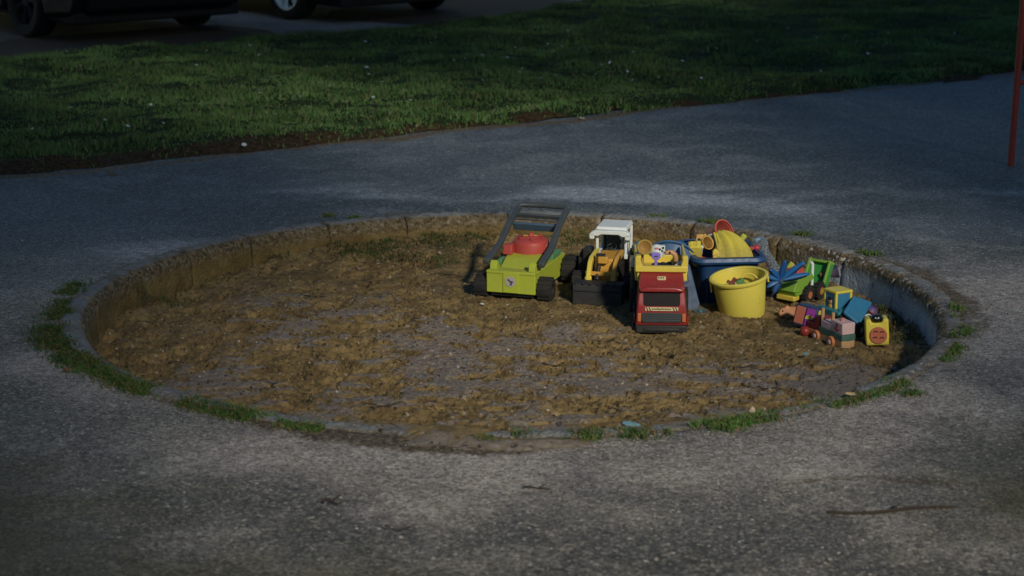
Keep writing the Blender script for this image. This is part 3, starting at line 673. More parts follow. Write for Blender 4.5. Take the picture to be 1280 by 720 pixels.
p = inbed(821, 312, TY+.19)
t = thing('toy_hat', 'small white toy hat with a pink patch lying in the truck bed', 'toy hat', tuple(p))
b = MB(); b.lathe([(.028, -.024), (.028, -.008), (.024, .008), (.016, .017), (.001, .021)], 26); b.box(-.012, .032, -.002, .02, -.02, .015); b.out('crown', WHITE, t, .002)
b = MB(); b.ball((-.002, -.020, .007), .010, (1, .5, .6), n=12); b.out('patch', mat('pink_mark', (.60, .10, .15), .5), t)
b = MB(); 
for a_, z_ in ((40, -.002), (20, .006), (55, .01), (70, -.01)): b.ball((.028*math.sin(math.radians(a_)), -.026*math.cos(math.radians(a_)), z_), .005, (1, .5, 1), n=8)
b.out('spots', INK, t)
p = inbed(820, 321, TY+.155)
t = thing('toy_spade', 'short purple toy spade stuck upright in the truck bed', 'toy spade', tuple(p))
b = MB(); b.prism([(-.017, .010), (-.013, .016), (0, .018), (.013, .016), (.017, .010), (.016, -.004), (.008, -.012), (-.008, -.012), (-.016, -.004)], 'y', -.004, .004); bl = b.out('blade', PURP, t, .002)
b = MB(); b.box(-.007, .007, -.006, .004, -.042, -.010, taper=.8); b.out('handle', PURP, t, .002)
b = MB(); b.prism(rrect(-.008, .008, .0, .005, .002), 'y', -.0055, -.0035); b.out('slot', NAVY, bl)
p = inbed(839, 320, TY+.20)
t = thing('toy_hook', 'curved tan toy hook piece at the right end of the truck bed', 'toy hook', tuple(p))
b = MB(); pts = [(-.020, 0, .010), (-.010, 0, .016), (.004, 0, .014), (.014, 0, .006), (.018, 0, -.008), (.016, 0, -.03), (.014, 0, -.05)]; b.tube(pts, [.008, .009, .009, .010, .010, .009, .008], 10); b.out('hook', TAN, t)
b = MB(); b.ball((-.006, -.008, .015), .0045, n=10); b.out('eye', INK, t)
p = at(830, 345, .04); 
t = thing('toy_block', 'black toy block lying among the toys in the truck bed', 'toy block', (TX+.012, TY+.23, TZ+.173), .2)
b = MB(); b.box(-.03, .05, -.02, .03, 0, .045); b.out('block_body', BLK, t, .004)
b = MB()
for x_ in (-.015, .01, .035): b.cyl((x_, .005, .044), (x_, .005, .051), .008, n=12)
b.out('stud', BLK, t)
tag(MB().ball((0, 0, 0), .012, (1.6, 1, .5), R3(0, -30, 10)).out('shell', WHITE), 'small white shell on the right edge of the truck bed', 'shell').location = tuple(inbed(848, 330, TY+.14))

# small things behind the truck
p = at(801, 338, -.10)
t = thing('toy_figure', 'small teal toy car standing behind the red truck near the far wall', 'toy car', tuple(inbed(801, 304, .62)-Vector((0, 0, .02))), math.radians(20))
b = MB(); b.box(-.026, .026, -.03, .04, -.02, .008); b.box(-.022, .022, -.015, .03, .006, .024, taper=.75); b.out('body', TEAL, t, .006)
for s in (-1, 1):
    b = MB(); b.ball((s*.012, -.030, .004), .006, n=10); b.out('headlight', WHITE, t)
    for y_ in (-.018, .025): wheel(t, s*.027, y_, -.018, .012, .01)
b = MB(); b.box(-.03, .03, -.035, .05, -.20, -.03); b.box(-.05, .06, -.01, .05, -.2, -.12); pp = b.out('toy_crate', DRED, None, .006)
pp.location = t.location; tag(pp, 'dark red toy box under the teal car behind the truck', 'toy box')
t = thing('toy_bottle', 'small white and navy toy bottle wedged between loader and red truck', 'toy bottle', tuple(inbed(793, 324, .30)))
b = MB(); b.lathe([(.001, -.03), (.013, -.03), (.014, .0), (.010, .012), (.001, .014)], 18, R3(12, 8, 0)); b.out('bottle_body', WHITE, t)
b = MB(); b.ball((.002, -.010, .003), .008, n=10); b.out('label_spot', NAVY, t)
b = MB(); b.lathe([(.001, -.15), (.016, -.15), (.013, -.031)], 18); b.out('stem', BLK, t)

# ------------------------------------------------------------------ blue tub and basin
q0 = at(872, 331, .075); 
t = thing('blue_tub', 'deep rectangular dark blue plastic tub piled with yellow and red sand toys', 'tub', (.852, .575, -.135), math.radians(6))
def rl(w_, d_, z_, r_=.03, off=(0, 0)): return [(x_+off[0], y_+off[1], z_) for x_, y_ in rrect(-w_, w_, -d_, d_, r_, 6)]
def loft(b, rings, close=True, capb=True, capt=False):
    n_ = len(rings[0]); vs = [p_ for rg in rings for p_ in rg]
    fs = [(j*n_+i, j*n_+(i+1) % n_, (j+1)*n_+(i+1) % n_, (j+1)*n_+i) for j in range(len(rings)-1) for i in range(n_)]
    if capb: fs.append(tuple(range(n_)))
    if capt: fs.append(tuple(range((len(rings)-1)*n_, len(rings)*n_)))
    b._add(vs, fs); return b
b = MB(); loft(b, [rl(.098, .142, 0, .03), rl(.103, .147, .01, .03), rl(.124, .168, .19, .035), rl(.128, .172, .197, .035)]); b.out('tub_wall', BLUE, t, thick=.004)
b = MB(); loft(b, [rl(.128, .172, .182, .035), rl(.146, .190, .184, .045), rl(.150, .194, .192, .045), rl(.147, .191, .203, .045), rl(.128, .172, .205, .035)], capb=False); b.out('rim', BLUE, t, thick=.004)
for k in range(5):
    b = MB(); b.box(-.09+k*.045-.003, -.09+k*.045+.003, -.166, -.155, .02, .18, R3(-7, 0, 0)); b.out('rib', BLUE, t, .002)
TUB = Vector((.842, .495, -.125))
t = thing('blue_basin', 'blue curved plastic basin tipped on edge behind the red truck', 'basin', tuple(inbed(840, 322, .50)), (math.radians(-52), math.radians(18), 0))
b = MB(); b.lathe([(.001, -.085), (.045, -.083), (.068, -.06), (.090, 0), (.099, .002), (.100, -.004)], 44); b.out('bowl', mat('mid_blue_plastic', (.015, .12, .29), .32, dirt=.15), t, thick=.004)
b = MB(); b.lathe([(.096, .004), (.103, .002), (.103, -.006), (.096, -.006)], 44); b.out('rim', BLUE2, t)
NAVYB = mat('deep_blue_plastic', (.005, .035, .10), .4, dirt=.08)
t = thing('blue_board', 'flat dark blue toy board leaning between red truck and tub', 'toy board', (.705, .31, -.125), (math.radians(-16), math.radians(-12), math.radians(10)))
b = MB(); b.prism(rrect(-.045, .045, .0, .19, .02), 'y', -.006, .006); b.out('panel', NAVYB, t, .003)
b = MB(); b.prism(rrect(-.025, .025, .11, .16, .01), 'y', -.009, .009); b.out('boss', NAVYB, t, .003)
t = thing('blue_shard', 'flat pale blue toy lid lying on sand left of the yellow bucket', 'toy lid', (.742, .275, -.122), (math.radians(6), 0, .3))
b = MB(); b.lathe([(.001, .0), (.026, .0), (.030, .003), (.030, .008), (.026, .006), (.001, .006)], 26); b.out('lid_disc', mat('dull_blue_plastic', (.03, .09, .13), .5, dirt=.5), t)
b = MB(); b.cyl((0, 0, .005), (0, 0, .012), .008, n=12); b.out('knob', TEAL, t, .001)

# contents of the tub
p = inbed(898, 293, .70)
t = thing('red_bucket', 'small red toy bucket tipped on its side at the back of the tub', 'toy bucket', tuple(p), (math.radians(62), math.radians(10), math.radians(38)))
b = MB(); b.lathe([(.001, -.055), (.035, -.055), (.037, -.05), (.047, .03), (.051, .032), (.051, .037), (.047, .038)], 36); b.out('bucket_body', RED2, t, thick=.003)
b = MB(); b.lathe([(.047, .030), (.052, .030), (.053, .038), (.047, .039)], 36); b.out('rim', mat('pinkred_plastic', (.62, .11, .09), .4), t)
# big yellow ribbed mould
t = thing('yellow_mould', 'large curved ribbed yellow sand mould resting diagonally in the tub', 'sand mould', tuple(inbed(913, 310, .51)), (0, 0, 0))
b = MB(); N1, N2 = 22, 15; vs = []
A0 = inbed(903, 290, .52); A1 = inbed(926, 329, .36)
org = Vector(t.location)
for i in range(N1):
    u = i/(N1-1)
    # spine curve from upper left to lower right, bulging upward
    cx = -12+26*u+6*math.sin(PI*u*.5)*0; L0 = inbed(893+5*u+(2*math.sin(PI*u)), 292+37*u, .61-.20*u)-org; R0 = inbed(907+33*u**.75+6*math.sin(PI*u*.9), 290+39*u**1.25, .61-.17*u)-org
    for j in range(N2):
        w2 = j/(N2-1); p_ = L0.lerp(R0, w2)
        bul = math.sin(PI*w2)**.6*.022*(.6+.6*math.sin(PI*min(1, u*.9+.1)))
        rib = .005*math.cos(w2*PI*6)
        p_ = p_+Vector((0, -.75, .66))*(bul+rib)
        vs.append(p_)
b._add(vs, [(i*N2+j, i*N2+j+1, (i+1)*N2+j+1, (i+1)*N2+j) for i in range(N1-1) for j in range(N2-1)]); mo = b.out('mould_shell', YEL2, t, thick=.006)
b = MB(); b.tube([vs[i*N2]+Vector((-.002, -.004, .0)) for i in range(N1)], .0045, 8); b.tube([vs[i*N2+N2-1] for i in range(N1)], .0045, 8); b.out('edge_rim', YEL2, t)
b = MB(); Lp = [vs[i*N2+1] for i in range(7, N1)]
b._add([p_+Vector((0, -.004, 0)) for p_ in Lp]+[p_+Vector((-.026*math.sin(PI*k/(len(Lp)-1)*.8+.4), .0, -.012)) for k, p_ in enumerate(Lp)], [(k, k+1, len(Lp)+k+1, len(Lp)+k) for k in range(len(Lp)-1)])
b.out('side_flange', YEL2, t, thick=.005)
def block(name, label, px, py, y, sx, sy, szz, rot, m, cat='toy block', dome=None, dm=None):
    t = thing(name, label, cat, tuple(inbed(px, py, y)), tuple(math.radians(a_) for a_ in rot))
    b = MB(); b.box(-sx/2, sx/2, -sy/2, sy/2, -szz/2, szz/2); b.out('block_body', m, t, .003)
    b = MB()
    for x_ in (-sx/4, sx/4):
        for y_ in (-sy/4, sy/4): b.cyl((x_, y_, szz/2-.001), (x_, y_, szz/2+.004), min(sx, sy)*.12, n=12)
    b.out('stud', m, t, .001)
    return t
block('toy_brick', 'pale yellow toy brick perched on the left rim of the tub', 869, 312, .47, .050, .045, .055, (22, -6, -8), YEL2)
block('toy_brick', 'amber toy brick below the pale yellow brick inside the tub', 872, 327, .45, .040, .04, .03, (10, 8, 15), AMB)
t = thing('yellow_cup', 'small amber toy cup lying beside the pale brick in the tub', 'toy cup', tuple(inbed(881, 305, .53)), (math.radians(60), math.radians(30), math.radians(20)))
b = MB(); b.lathe([(.001, -.03), (.018, -.03), (.026, .02), (.029, .022)], 24); b.out('cup_body', AMB, t, thick=.003)
b = MB(); b.box(-.006, .006, .024, .05, -.015, -.009); b.out('handle', YEL, t, .002)
t = thing('toy_spoon', 'bright lime toy spade handle sticking up at the back right of the tub', 'toy spade', tuple(inbed(927, 299, .68)), (0, math.radians(35), 0))
b = MB(); b.box(-.010, .010, -.007, .007, -.16, .012, taper=1.15); b.out('shaft', LIME, t, .005)
b = MB(); b.box(-.014, .014, -.008, .008, .006, .024, taper=.8); b.out('grip', LIME, t, .005)
t = thing('toy_rake', 'red toy rake handle lying over the right rim of the tub', 'toy rake', tuple(inbed(939, 311, .57)), (0, math.radians(78), math.radians(-10)))
b = MB(); b.cyl((0, 0, -.12), (0, 0, .02), .0085, .011, 14); b.out('shaft', RED2, t, .002)
b = MB(); b.ball((0, 0, .022), .013, n=14); b.out('grip', mat('crimson_plastic', (.5, .02, .05), .35), t)
b = MB(); b.box(-.03, .03, -.006, .006, -.13, -.115); [b.box(x_-.003, x_+.003, -.004, .004, -.16, -.13) for x_ in (-.026, -.009, .009, .026)]; b.out('rake_head', RED2, t)
block('toy_brick', 'dark red toy brick half hidden inside the tub', 881, 327, .50, .035, .03, .03, (0, 10, 30), RED2)

t = thing('toy_pin', 'small round white toy pin beside the amber cup in the tub', 'toy pin', tuple(inbed(877, 309, .50)), (.3, 0, 0))
b = MB(); b.ball((0, 0, 0), .009, n=14); b.out('ball', WHITE, t)
b = MB(); b.cyl((0, 0, -.03), (0, 0, -.006), .005, n=10); b.out('stem', WHITE, t)
t = thing('toy_shovel', 'flat amber toy shovel blade sticking up behind the pale brick', 'toy shovel', tuple(inbed(876, 300, .62)), (math.radians(-12), math.radians(20), math.radians(10)))
b = MB(); b.prism([(-.020, -.02), (.022, -.02), (.026, .014), (.0, .026), (-.024, .016)], 'y', -.003, .003); b.out('blade', AMB, t, .002)
b = MB(); b.box(-.006, .006, -.005, .005, -.13, -.018); b.out('handle', AMB, t, .002)
t = thing('ribbed_mould', 'ribbed yellow sand mould standing left of the big curved mould', 'sand mould', tuple(inbed(894, 321, .455)), (math.radians(-8), math.radians(-8), 0))
b = MB(); b.prism([(-.016, -.05), (.022, -.05), (.016, .022), (.004, .034), (-.008, .026)], 'y', -.012, .012); b.out('mould_shell', YEL, t, .004)
b = MB()
for k in range(4): b.box(-.013+k*.001, .015-k*.001, -.0165, -.011, -.036+k*.015, -.030+k*.015)
b.out('rib', YEL2, t, .001)
t = thing('toy_sieve', 'small greyish white toy sieve in front of the red bucket', 'toy sieve', tuple(inbed(889, 299, .60)), (math.radians(50), math.radians(20), 0))
b = MB(); b.lathe([(.001, -.006), (.014, -.006), (.018, .006), (.021, .007)], 24); b.out('sieve_bowl', mat('dull_white_plastic', (.45, .46, .44), .5), t, thick=.002)
b = MB(); b.box(.018, .045, -.004, .004, .002, .006); b.out('handle', mat('dull_white_plastic', (.45, .46, .44), .5), t, .001)

# clear plastic bottle leaning on the tub
A_ = inbed(948, 303, .66); B_ = inbed(975, 346, .45); dirv = (A_-B_); L_ = dirv.length
t = thing('clear_bottle', 'empty clear plastic bottle leaning between tub and pit wall', 'bottle', tuple(B_), tuple(dirv.to_track_quat('Z', 'Y').to_euler()))
b = MB(); b.lathe([(.001, 0), (.014, 0), (.018, .006), (.018, L_*.25), (.016, L_*.3), (.019, L_*.36), (.017, L_*.45), (.019, L_*.55), (.017, L_*.66), (.024, L_*.80), (.034, L_*.88), (.035, L_*.97), (.030, L_+.004), (.001, L_+.006)], 32)
b.out('bottle_body', CLEAR, t, thick=.0015)
b = MB(); 
for k in range(7): b.lathe([(.0186, L_*(.15+.09*k)), (.0202, L_*(.16+.09*k)), (.0186, L_*(.17+.09*k))], 28)
b.out('ridges', mat('frosted_plastic', (.50, .56, .62), .2, alpha=.22), t)

# blue pinwheel
PWB = mat('pinwheel_blue', (.010, .11, .30), .36, dirt=.05); PWC = mat('vivid_blue_plastic', (.010, .085, .26), .3, dirt=.05)
t = thing('blue_pinwheel', 'blue plastic pinwheel with long pointed blades behind the yellow bucket', 'pinwheel', tuple(inbed(975, 350, .33)), (math.radians(8), 0, math.radians(8)))
for k, (tx, ty) in enumerate([(978, 322), (1003, 325), (1011, 341), (959, 333), (955, 343), (957, 357), (966, 366)]):
    dx = (tx-975)/318; dz = (350-ty)/312; L_ = math.hypot(dx, dz); a_ = math.atan2(dz, dx); b = MB(); vs = []
    for i in range(8):
        u = i/7; w_ = .0035+.0105*math.sin(PI*min(1, u*.92+.08))**.7
        for j, s in enumerate((-1, 0, 1)): vs.append((u*L_, -.012*u-.006*(1-abs(s))-.004, s*w_))
    b._add(vs, [(i*3+j, i*3+j+1, (i+1)*3+j+1, (i+1)*3+j) for i in range(7) for j in range(2)])
    b.xf(Matrix.Rotation(-a_, 3, 'Y')); b.out('blade', PWB if k % 3 else PWC, t, thick=.003)
b = MB(); b.cyl((0, -.018, 0), (0, .012, 0), .009, n=16); b.out('hub', BLUE, t, .002)
b = MB(); b.tube([(0, .010, 0), (.0, .05, -.03), (.0, .10, -.11)], .004); b.out('stick', BLUE, t)
t = thing('toy_spade', 'red toy spade with lime grip standing behind the pinwheel', 'toy spade', tuple(inbed(989, 337, .58)), (0, math.radians(38), 0))
b = MB(); b.box(-.008, .008, -.006, .006, -.12, .025); b.out('shaft', RED2, t, .003)
b = MB(); b.box(-.024, -.004, -.007, .007, -.004, .026); b.out('grip', LIME, t, .003)
b = MB(); b.prism(rrect(-.022, .022, -.19, -.12, .012), 'y', -.003, .003); b.out('blade', RED2, t, .002)

# ------------------------------------------------------------------ yellow bucket
q = at(931.5, 399.5, -.128)
t = thing('yellow_bucket', 'round yellow plastic bucket with toy scraps inside, in front of the tub', 'bucket', (q[0], q[1]+.085, -.128), (math.radians(4.5), math.radians(-8), 0))
b = MB(); b.lathe([(.001, .006), (.078, .006), (.080, .0), (.086, .0), (.087, .012), (.0885, .016), (.1045, .150), (.1045, .154)], 64); b.out('bucket_wall', PAIL, t, thick=.003)
b = MB(); b.lathe([(.104, .147), (.113, .147), (.1165, .153), (.1165, .159), (.112, .162), (.104, .161), (.102, .156)], 64); b.out('rim', PAIL, t)
b = MB(); b.prism([(-.012, 0), (.012, 0), (.009, -.034), (.0, -.039), (-.009, -.034)], 'x', -.003, .003, M=R3(0, 0, 0), c=(-.113, -.012, .150)); b.out('handle_lug', PAIL, t, .002)
b = MB(); b.prism([(-.012, 0), (.012, 0), (.009, -.03), (-.009, -.03)], 'x', -.003, .003, c=(.113, .0, .150)); b.out('handle_lug', PAIL, t, .002)
for zz in (.06, .085):
    b = MB(); ra = .0895+.0118*(zz-.016)/.1; b.ball((ra*.66, -ra*.75, zz), .003, (1, 1, .6), n=8); b.out('mark', AMB, t)
b = MB(); b.lathe([(.001, .085), (.095, .095)], 40); sd_ = b.out('sand_fill', SAND, t)
BK = Vector((q[0], q[1]+.085, -.128))
def bit(name, label, cat, dx, dy, dz, parts, rot=(0, 0, 0)):
    t = thing(name, label, cat, (BK.x+dx, BK.y+dy, BK.z+dz), tuple(math.radians(a_) for a_ in rot))
    for nm, bb, m in parts: bb.out(nm, m, t, .002)
bit('toy_star', 'dark red toy cross standing in the yellow bucket', 'toy piece', -.048, -.012, .125, [('arm', MB().box(-.008, .008, -.006, .006, -.04, .028), DRED), ('arm', MB().box(-.022, .022, -.005, .005, -.006, .008), DRED)], (0, 32, 0))
bit('toy_leaf', 'bright green toy leaf in the middle of the yellow bucket', 'toy piece', -.012, -.005, .128, [('blade', MB().box(-.016, .016, -.006, .006, -.008, .014), GREEN), ('stalk', MB().box(-.006, .02, -.005, .007, -.03, -.006), GREEN)], (0, -20, 10))
bit('toy_leaf', 'dull green toy leaf at the left side of the yellow bucket', 'toy piece', -.062, -.035, .117, [('blade', MB().box(-.016, .016, -.006, .006, -.012, .010), GREEN), ('stalk', MB().box(-.004, .004, -.004, .004, -.03, -.01), GREEN)], (0, 20, 0))
bit('toy_wedge', 'cream toy wedge in front of the red cross in the bucket', 'toy piece', -.033, -.035, .116, [('wedge', MB().box(-.012, .012, -.006, .006, -.012, .014), CREAM), ('foot', MB().box(-.006, .006, -.004, .006, -.03, -.01), CREAM)], (0, 30, 0))
b = MB(); M_ = R3(55, 0, 20)
pts = [M_ @ Vector((.038*math.cos(a_), .038*math.sin(a_), 0)) for a_ in np.linspace(0, 2*PI, 33)]
b.tube(pts, .004, 8); o = b.out('toy_ring', YEL); o.location = (BK.x+.028, BK.y+.01, BK.z+.125); tag(o, 'thin yellow toy ring lying in the yellow bucket', 'toy ring')

# ------------------------------------------------------------------ green dumper
q = at(984, 381, -.128)
t = thing('green_dumper', 'lime green toy dumper with orange wheel hubs and raised green tray', 'toy dumper', (q[0]-.002, q[1]+.01, -.128), math.radians(-40))
b = MB(); b.prism([(-.01, .055), (-.02, .06), (.005, .10), (.02, .108), (.12, .112), (.135, .09), (.12, .085), (.10, .082), (.07, .052), (.06, .04), (.0, .036)], 'x', -.040, .045); b.box(-.052, .054, -.012, .03, .058, .064, taper=.9); b.out('hood', LIME2, t, .005)
b = MB(); b.box(-.042, .042, -.012, .03, .018, .038); b.out('bumper', YEL, t, .004)
b = MB(); b.box(-.036, .030, .035, .10, .110, .114); tr = b.out('trim', WHITE, t, .002)
b = MB(); b.box(-.032, .026, .04, .095, .114, .138, taper=.8); b.out('engine_cover', RED2, t, .004)
b = MB(); b.cyl((.034, .135, .06), (.034, .135, .150), .0065, n=14); b.cyl((.034, .135, .145), (.030, .128, .158), .0065, n=14); b.out('exhaust', WHITE, t)
b = MB(); b.box(-.03, .03, .02, .24, .022, .05); b.out('chassis', BLK, t, .003)
b = MB(); M_ = R3(62, 0, 0); 
b.box(-.05, .05, 0, .13, 0, .006); b.box(-.05, -.044, 0, .13, 0, .035); b.box(.044, .05, 0, .13, 0, .035); b.box(-.05, .05, .0, .006, 0, .035); b.xf(M_, (.012, .20, .012)); tray = b.out('tray', GREEN, t, .002)
b = MB(); b.box(-.052, -.042, -.004, .134, .030, .040); b.box(.042, .052, -.004, .134, .030, .040); b.box(-.052, .052, .124, .135, .001, .026); b.xf(M_, (.012, .20, .012)); b.out('tray_edge', LIME2, tray, .002)
for s in (-1, 1):
    for y_ in (.075, .165): wheel(t, s*.052, y_, .034, .034, .026, hub=ORG, side=s)
t = thing('navy_funnel', 'navy toy funnel with amber spout lying against the right pit wall', 'toy funnel', tuple(inbed(1039, 341, .60)), (0, math.radians(75), math.radians(10)))
b = MB(); b.lathe([(.012, -.03), (.014, -.01), (.026, .022), (.028, .024)], 24); b.out('cone', mat('navy_purple_plastic', (.025, .015, .10), .35), t, thick=.003)
b = MB(); b.lathe([(.010, -.05), (.013, -.028)], 20); b.out('spout', AMB, t, thick=.003)
b = MB(); b.box(.010, .034, -.008, .008, -.026, -.012); b.out('tab', AMB, t, .002)

# orange animal cut-out
q = at(985, 398.5, -.126)
t = thing('orange_animal', 'flat orange toy animal lying in front of the green dumper', 'toy animal', q, (math.radians(-18), 0, math.radians(6)))
prof_ = [(-.034, .012), (-.038, .022), (-.034, .034), (-.026, .042), (-.014, .044), (-.008, .052), (.002, .052), (.006, .047), (.036, .046), (.040, .040), (.038, .030), (.040, .022), (.036, .004), (.026, .003), (.022, .009), (.008, .006), (.002, .0), (-.012, .001), (-.016, .008), (-.028, .006)]
b = MB(); b.prism(prof_, 'y', -.010, .010); b.out('animal_body', mat('tangerine_plastic', (.42, .15, .045), .45, dirt=.2), t, .004)
b = MB(); b.ball((-.022, -.010, .030), .004, n=10); b.out('eye', mat('brown_dot', (.12, .04, .02), .5), t)
b = MB(); b.ball((.030, -.010, .024), .0035, n=10); b.ball((.030, -.010, .036), .002, n=8); b.out('tail_dots', INK, t)

# activity block on its ball
q = at(1011, 414, -.122)
t = thing('activity_block', 'navy toy activity block with orange panel and purple panel bearing a yellow moon', 'toy block', (q[0]-.026, q[1]-.015, -.100), (math.radians(-10), math.radians(9), math.radians(-27)))
b = MB(); b.box(-.044, .044, -.0, .086, 0, .080); b.out('block_body', NAVY, t, .005)
b = MB(); b.prism(rrect(-.039, -.004, .008, .074, .003), 'y', -.004, .003); b.out('orange_panel', mat('coral_plastic', (.42, .11, .06), .4, dirt=.15), t, .001)
b = MB(); b.prism(rrect(.002, .036, .008, .074, .003), 'y', -.004, .003); pn_ = b.out('purple_panel', MAG, t, .001)
b = MB(); mo_ = [(.016*math.cos(a_), .016*math.sin(a_)) for a_ in np.linspace(-.2, 2.9, 14)]; b.prism(mo_, 'y', -.0065, -.003, M=Matrix.Rotation(math.radians(-20), 3, 'Y'), c=(.018, 0, .034)); b.out('moon', YEL, pn_)
b = MB(); b.prism(rrect(.010, .076, .008, .074, .004), 'x', .041, .047); yp = b.out('yellow_panel', YEL2, t, .001)
b = MB(); b.tube([(.049, .02, .015), (.050, .035, .06), (.049, .06, .03)], .004, 6); b.tube([(.049, .05, .068), (.052, .066, .02)], .003, 6); b.out('panel_ridge', CREAM, yp)
q = at(1006.5, 420.5, -.124)
o = MB().ball((0, 0, 0), .0205, n=32).out('red_ball', mat('ball_red', (.26, .02, .016), .22, dirt=.06)); o.location = (q[0], q[1]+.01, -.106); tag(o, 'small glossy red ball under the activity block', 'ball')

# wooden boat train
q = at(1051, 437, -.126)
t = thing('wooden_boat', 'wooden pull-along toy boat on wheels with pink cabin and dark green band', 'toy boat', (q[0]+.028, q[1]+.015, -.132), math.radians(25))
b = MB(); b.prism([(-.028, -.0), (.0, -.010), (.030, .0), (.030, .235), (-.028, .235)], 'z', .008, .036); b.out('hull', WOOD, t, .003)
b = MB(); b.prism([(-.029, -.002), (.0, -.011), (.031, -.002), (.031, .15), (-.029, .15)], 'z', .0362, .058); b.out('green_band', DGRN, t, .002)
b = MB(); b.box(-.027, .029, .0, .075, .0582, .102); cabn = b.out('front_cabin', PINK, t, .003)
b = MB(); b.box(-.027, .029, .0765, .14, .0582, .086); b.out('rear_cabin', PINK, t, .003)
b = MB(); b.cyl((.0, .04, .10), (.0, .04, .112), .008, n=14); b.out('funnel', mat('salmon_paint', (.6, .25, .18), .5), t, .001)
for y_, z_, x_ in ((.072, .128, -.020), (.138, .130, -.020)):
    b = MB(); b.cyl((x_, y_, .086), (x_, y_, z_), .0065, n=12); b.out('peg', WOOD, t, .001)
b = MB(); pts = [(-.0285, .020+.0, .078), (-.0285, .024, .072), (-.0285, .034, .069), (-.0285, .044, .073), (-.0285, .047, .080)]; b.tube(pts, .0026, 6); b.tube([(-.0285, .034, .069), (-.0285, .034, .092)], .0026, 6); b.box(-.030, -.027, .027, .041, .085, .089); b.lathe([(.003, -.001), (.005, 0), (.003, .001)], 12, R3(0, 90, 0), (-.0285, .034, .094)); b.out('anchor_mark', DRED, cabn)
b = MB(); b.box(-.026, .028, .152, .185, .036, .092); b.out('red_block', DRED, t, .003)
b = MB(); b.box(-.026, .028, .186, .235, .036, .060); b.out('low_red_block', DRED, t, .003)
for s in (-1, 1):
    for y_ in (.058, .155):
        b = MB(); b.lathe([(.001, -.006), (.020, -.006), (.0215, -.003), (.0215, .003), (.020, .006), (.010, .007), (.001, .007)], 28, R3(0, 90*s, 0), (s*.036, y_, .0215)); wo = b.out('wheel', WOODO, t)
        b = MB(); b.lathe([(.009, .006), (.008, .010), (.001, .011)], 18, R3(0, 90*s, 0), (s*.036, y_, .0215)); b.out('hub', PINK, wo)

# blue and yellow truck
q = at(1064, 412, -.130)
t = thing('blue_toy_truck', 'light blue toy truck with yellow window frame and tilted blue bed', 'toy truck', (q[0], q[1], -.130), math.radians(29))
b = MB(); b.box(-.065, .055, -.0, .13, .042, .075); b.out('chassis', TEAL, t, .004)
b = MB()
x0, x1, y0, y1, z0, z1 = -.040, .040, .05, .125, .060, .132; e = .010
for xx in (x0, x1-e):
    for yy in (y0, y1-e): b.box(xx, xx+e, yy, yy+e, z0, z1)
b.box(x0-.001, x1+.001, y0-.001, y1+.001, z1, z1+e)
b.box(x0, x1, y0+.001, y0+e, z0, z0+e); b.box(x0+.001, x0+e, y0, y1, z0, z0+e)
fr_ = b.out('window_frame', YEL2, t, .002)
b = MB(); b.box(x0+.002, x0+.004, y0+e, y1-e, z0+e, z1); b.box(x0+e, x1-e, y0+.003, y0+.005, z0+e, z1); b.out('window_pane', BLUE3, t)
b = MB(); b.ball((x0+.001, .085, .098), .011, (.4, 1, 1.1), n=14); b.out('driver_face', TAN, t)
b = MB(); b.ball((x0+.0005, .085, .109), .011, (.45, 1, .7), n=14); b.out('driver_hair', INK, t)
b = MB(); b.ball((x0+.001, .085, .077), .012, (.4, 1, 1.1), n=14); b.out('driver_torso', AMB, t)
Tm = Matrix.Translation(Vector((q[0], q[1], -.130))) @ Matrix.Rotation(math.radians(29), 4, 'Z'); Ti = Tm.inverted()
cn = [Ti @ inbed(*a_) for a_ in ((1066, 371, .10), (1090, 379, .08), (1074, 407, -.02), (1054, 391, .0))]
nn_ = (cn[1]-cn[0]).cross(cn[3]-cn[0]).normalized()*.007
b = MB(); b._add([c_+nn_ for c_ in cn]+[c_-nn_ for c_ in cn], [(0, 1, 2, 3), (7, 6, 5, 4), (0, 4, 5, 1), (1, 5, 6, 2), (2, 6, 7, 3), (3, 7, 4, 0)]); bed_ = b.out('tilted_bed', BLUE3, t, .004)
def bl(u, w_): return cn[0].lerp(cn[1], u).lerp(cn[3].lerp(cn[2], u), w_)
b = MB(); pts = [bl(u_, w_)-nn_*1.05 if (nn_.y > 0) else bl(u_, w_)+nn_*1.05 for u_, w_ in ((.2, .12), (.2, .5), (.28, .58), (.72, .58), (.8, .5), (.8, .12))]; b.tube(pts, .0022, 6); b.out('bed_ridge', BLUE3, bed_)
b = MB(); b.box(-.042, .03, -.012, .012, .045, .07, R3(0, 0, 12)); b.out('front_deck', BLUE3, t, .003)
b = MB()
for x_ in (-.04, -.015, .012): b.cyl((x_, .02, .074), (x_, .02, .080), .008, n=12)
b.out('stud', TEAL, t)
for s, y_ in ((-1, .10), (1, .10), (1, -.012), (-1, .01)): wheel(t, s*.052, y_, .032, .034, .026, hub=DGREY, side=s)
b = MB(); b.tube([(.030, -.030, .055), (.052, -.036, .062), (.075, -.03, .050)], .003, 6); b.out('mudguard', WHITE, t)
t = thing('spinning_top', 'red and purple spinning top lying behind the blue toy truck', 'spinning top', tuple(inbed(1090, 388, .16)), (.4, .5, 0))
b = MB(); b.lathe([(.001, -.022), (.012, -.012), (.022, 0), (.022, .004)], 22); b.out('lower_half', RED2, t)
b = MB(); b.lathe([(.022, .004), (.014, .014), (.004, .018), (.004, .03), (.001, .031)], 22); b.out('upper_half', mat('violet_plastic', (.10, .04, .22), .4), t)

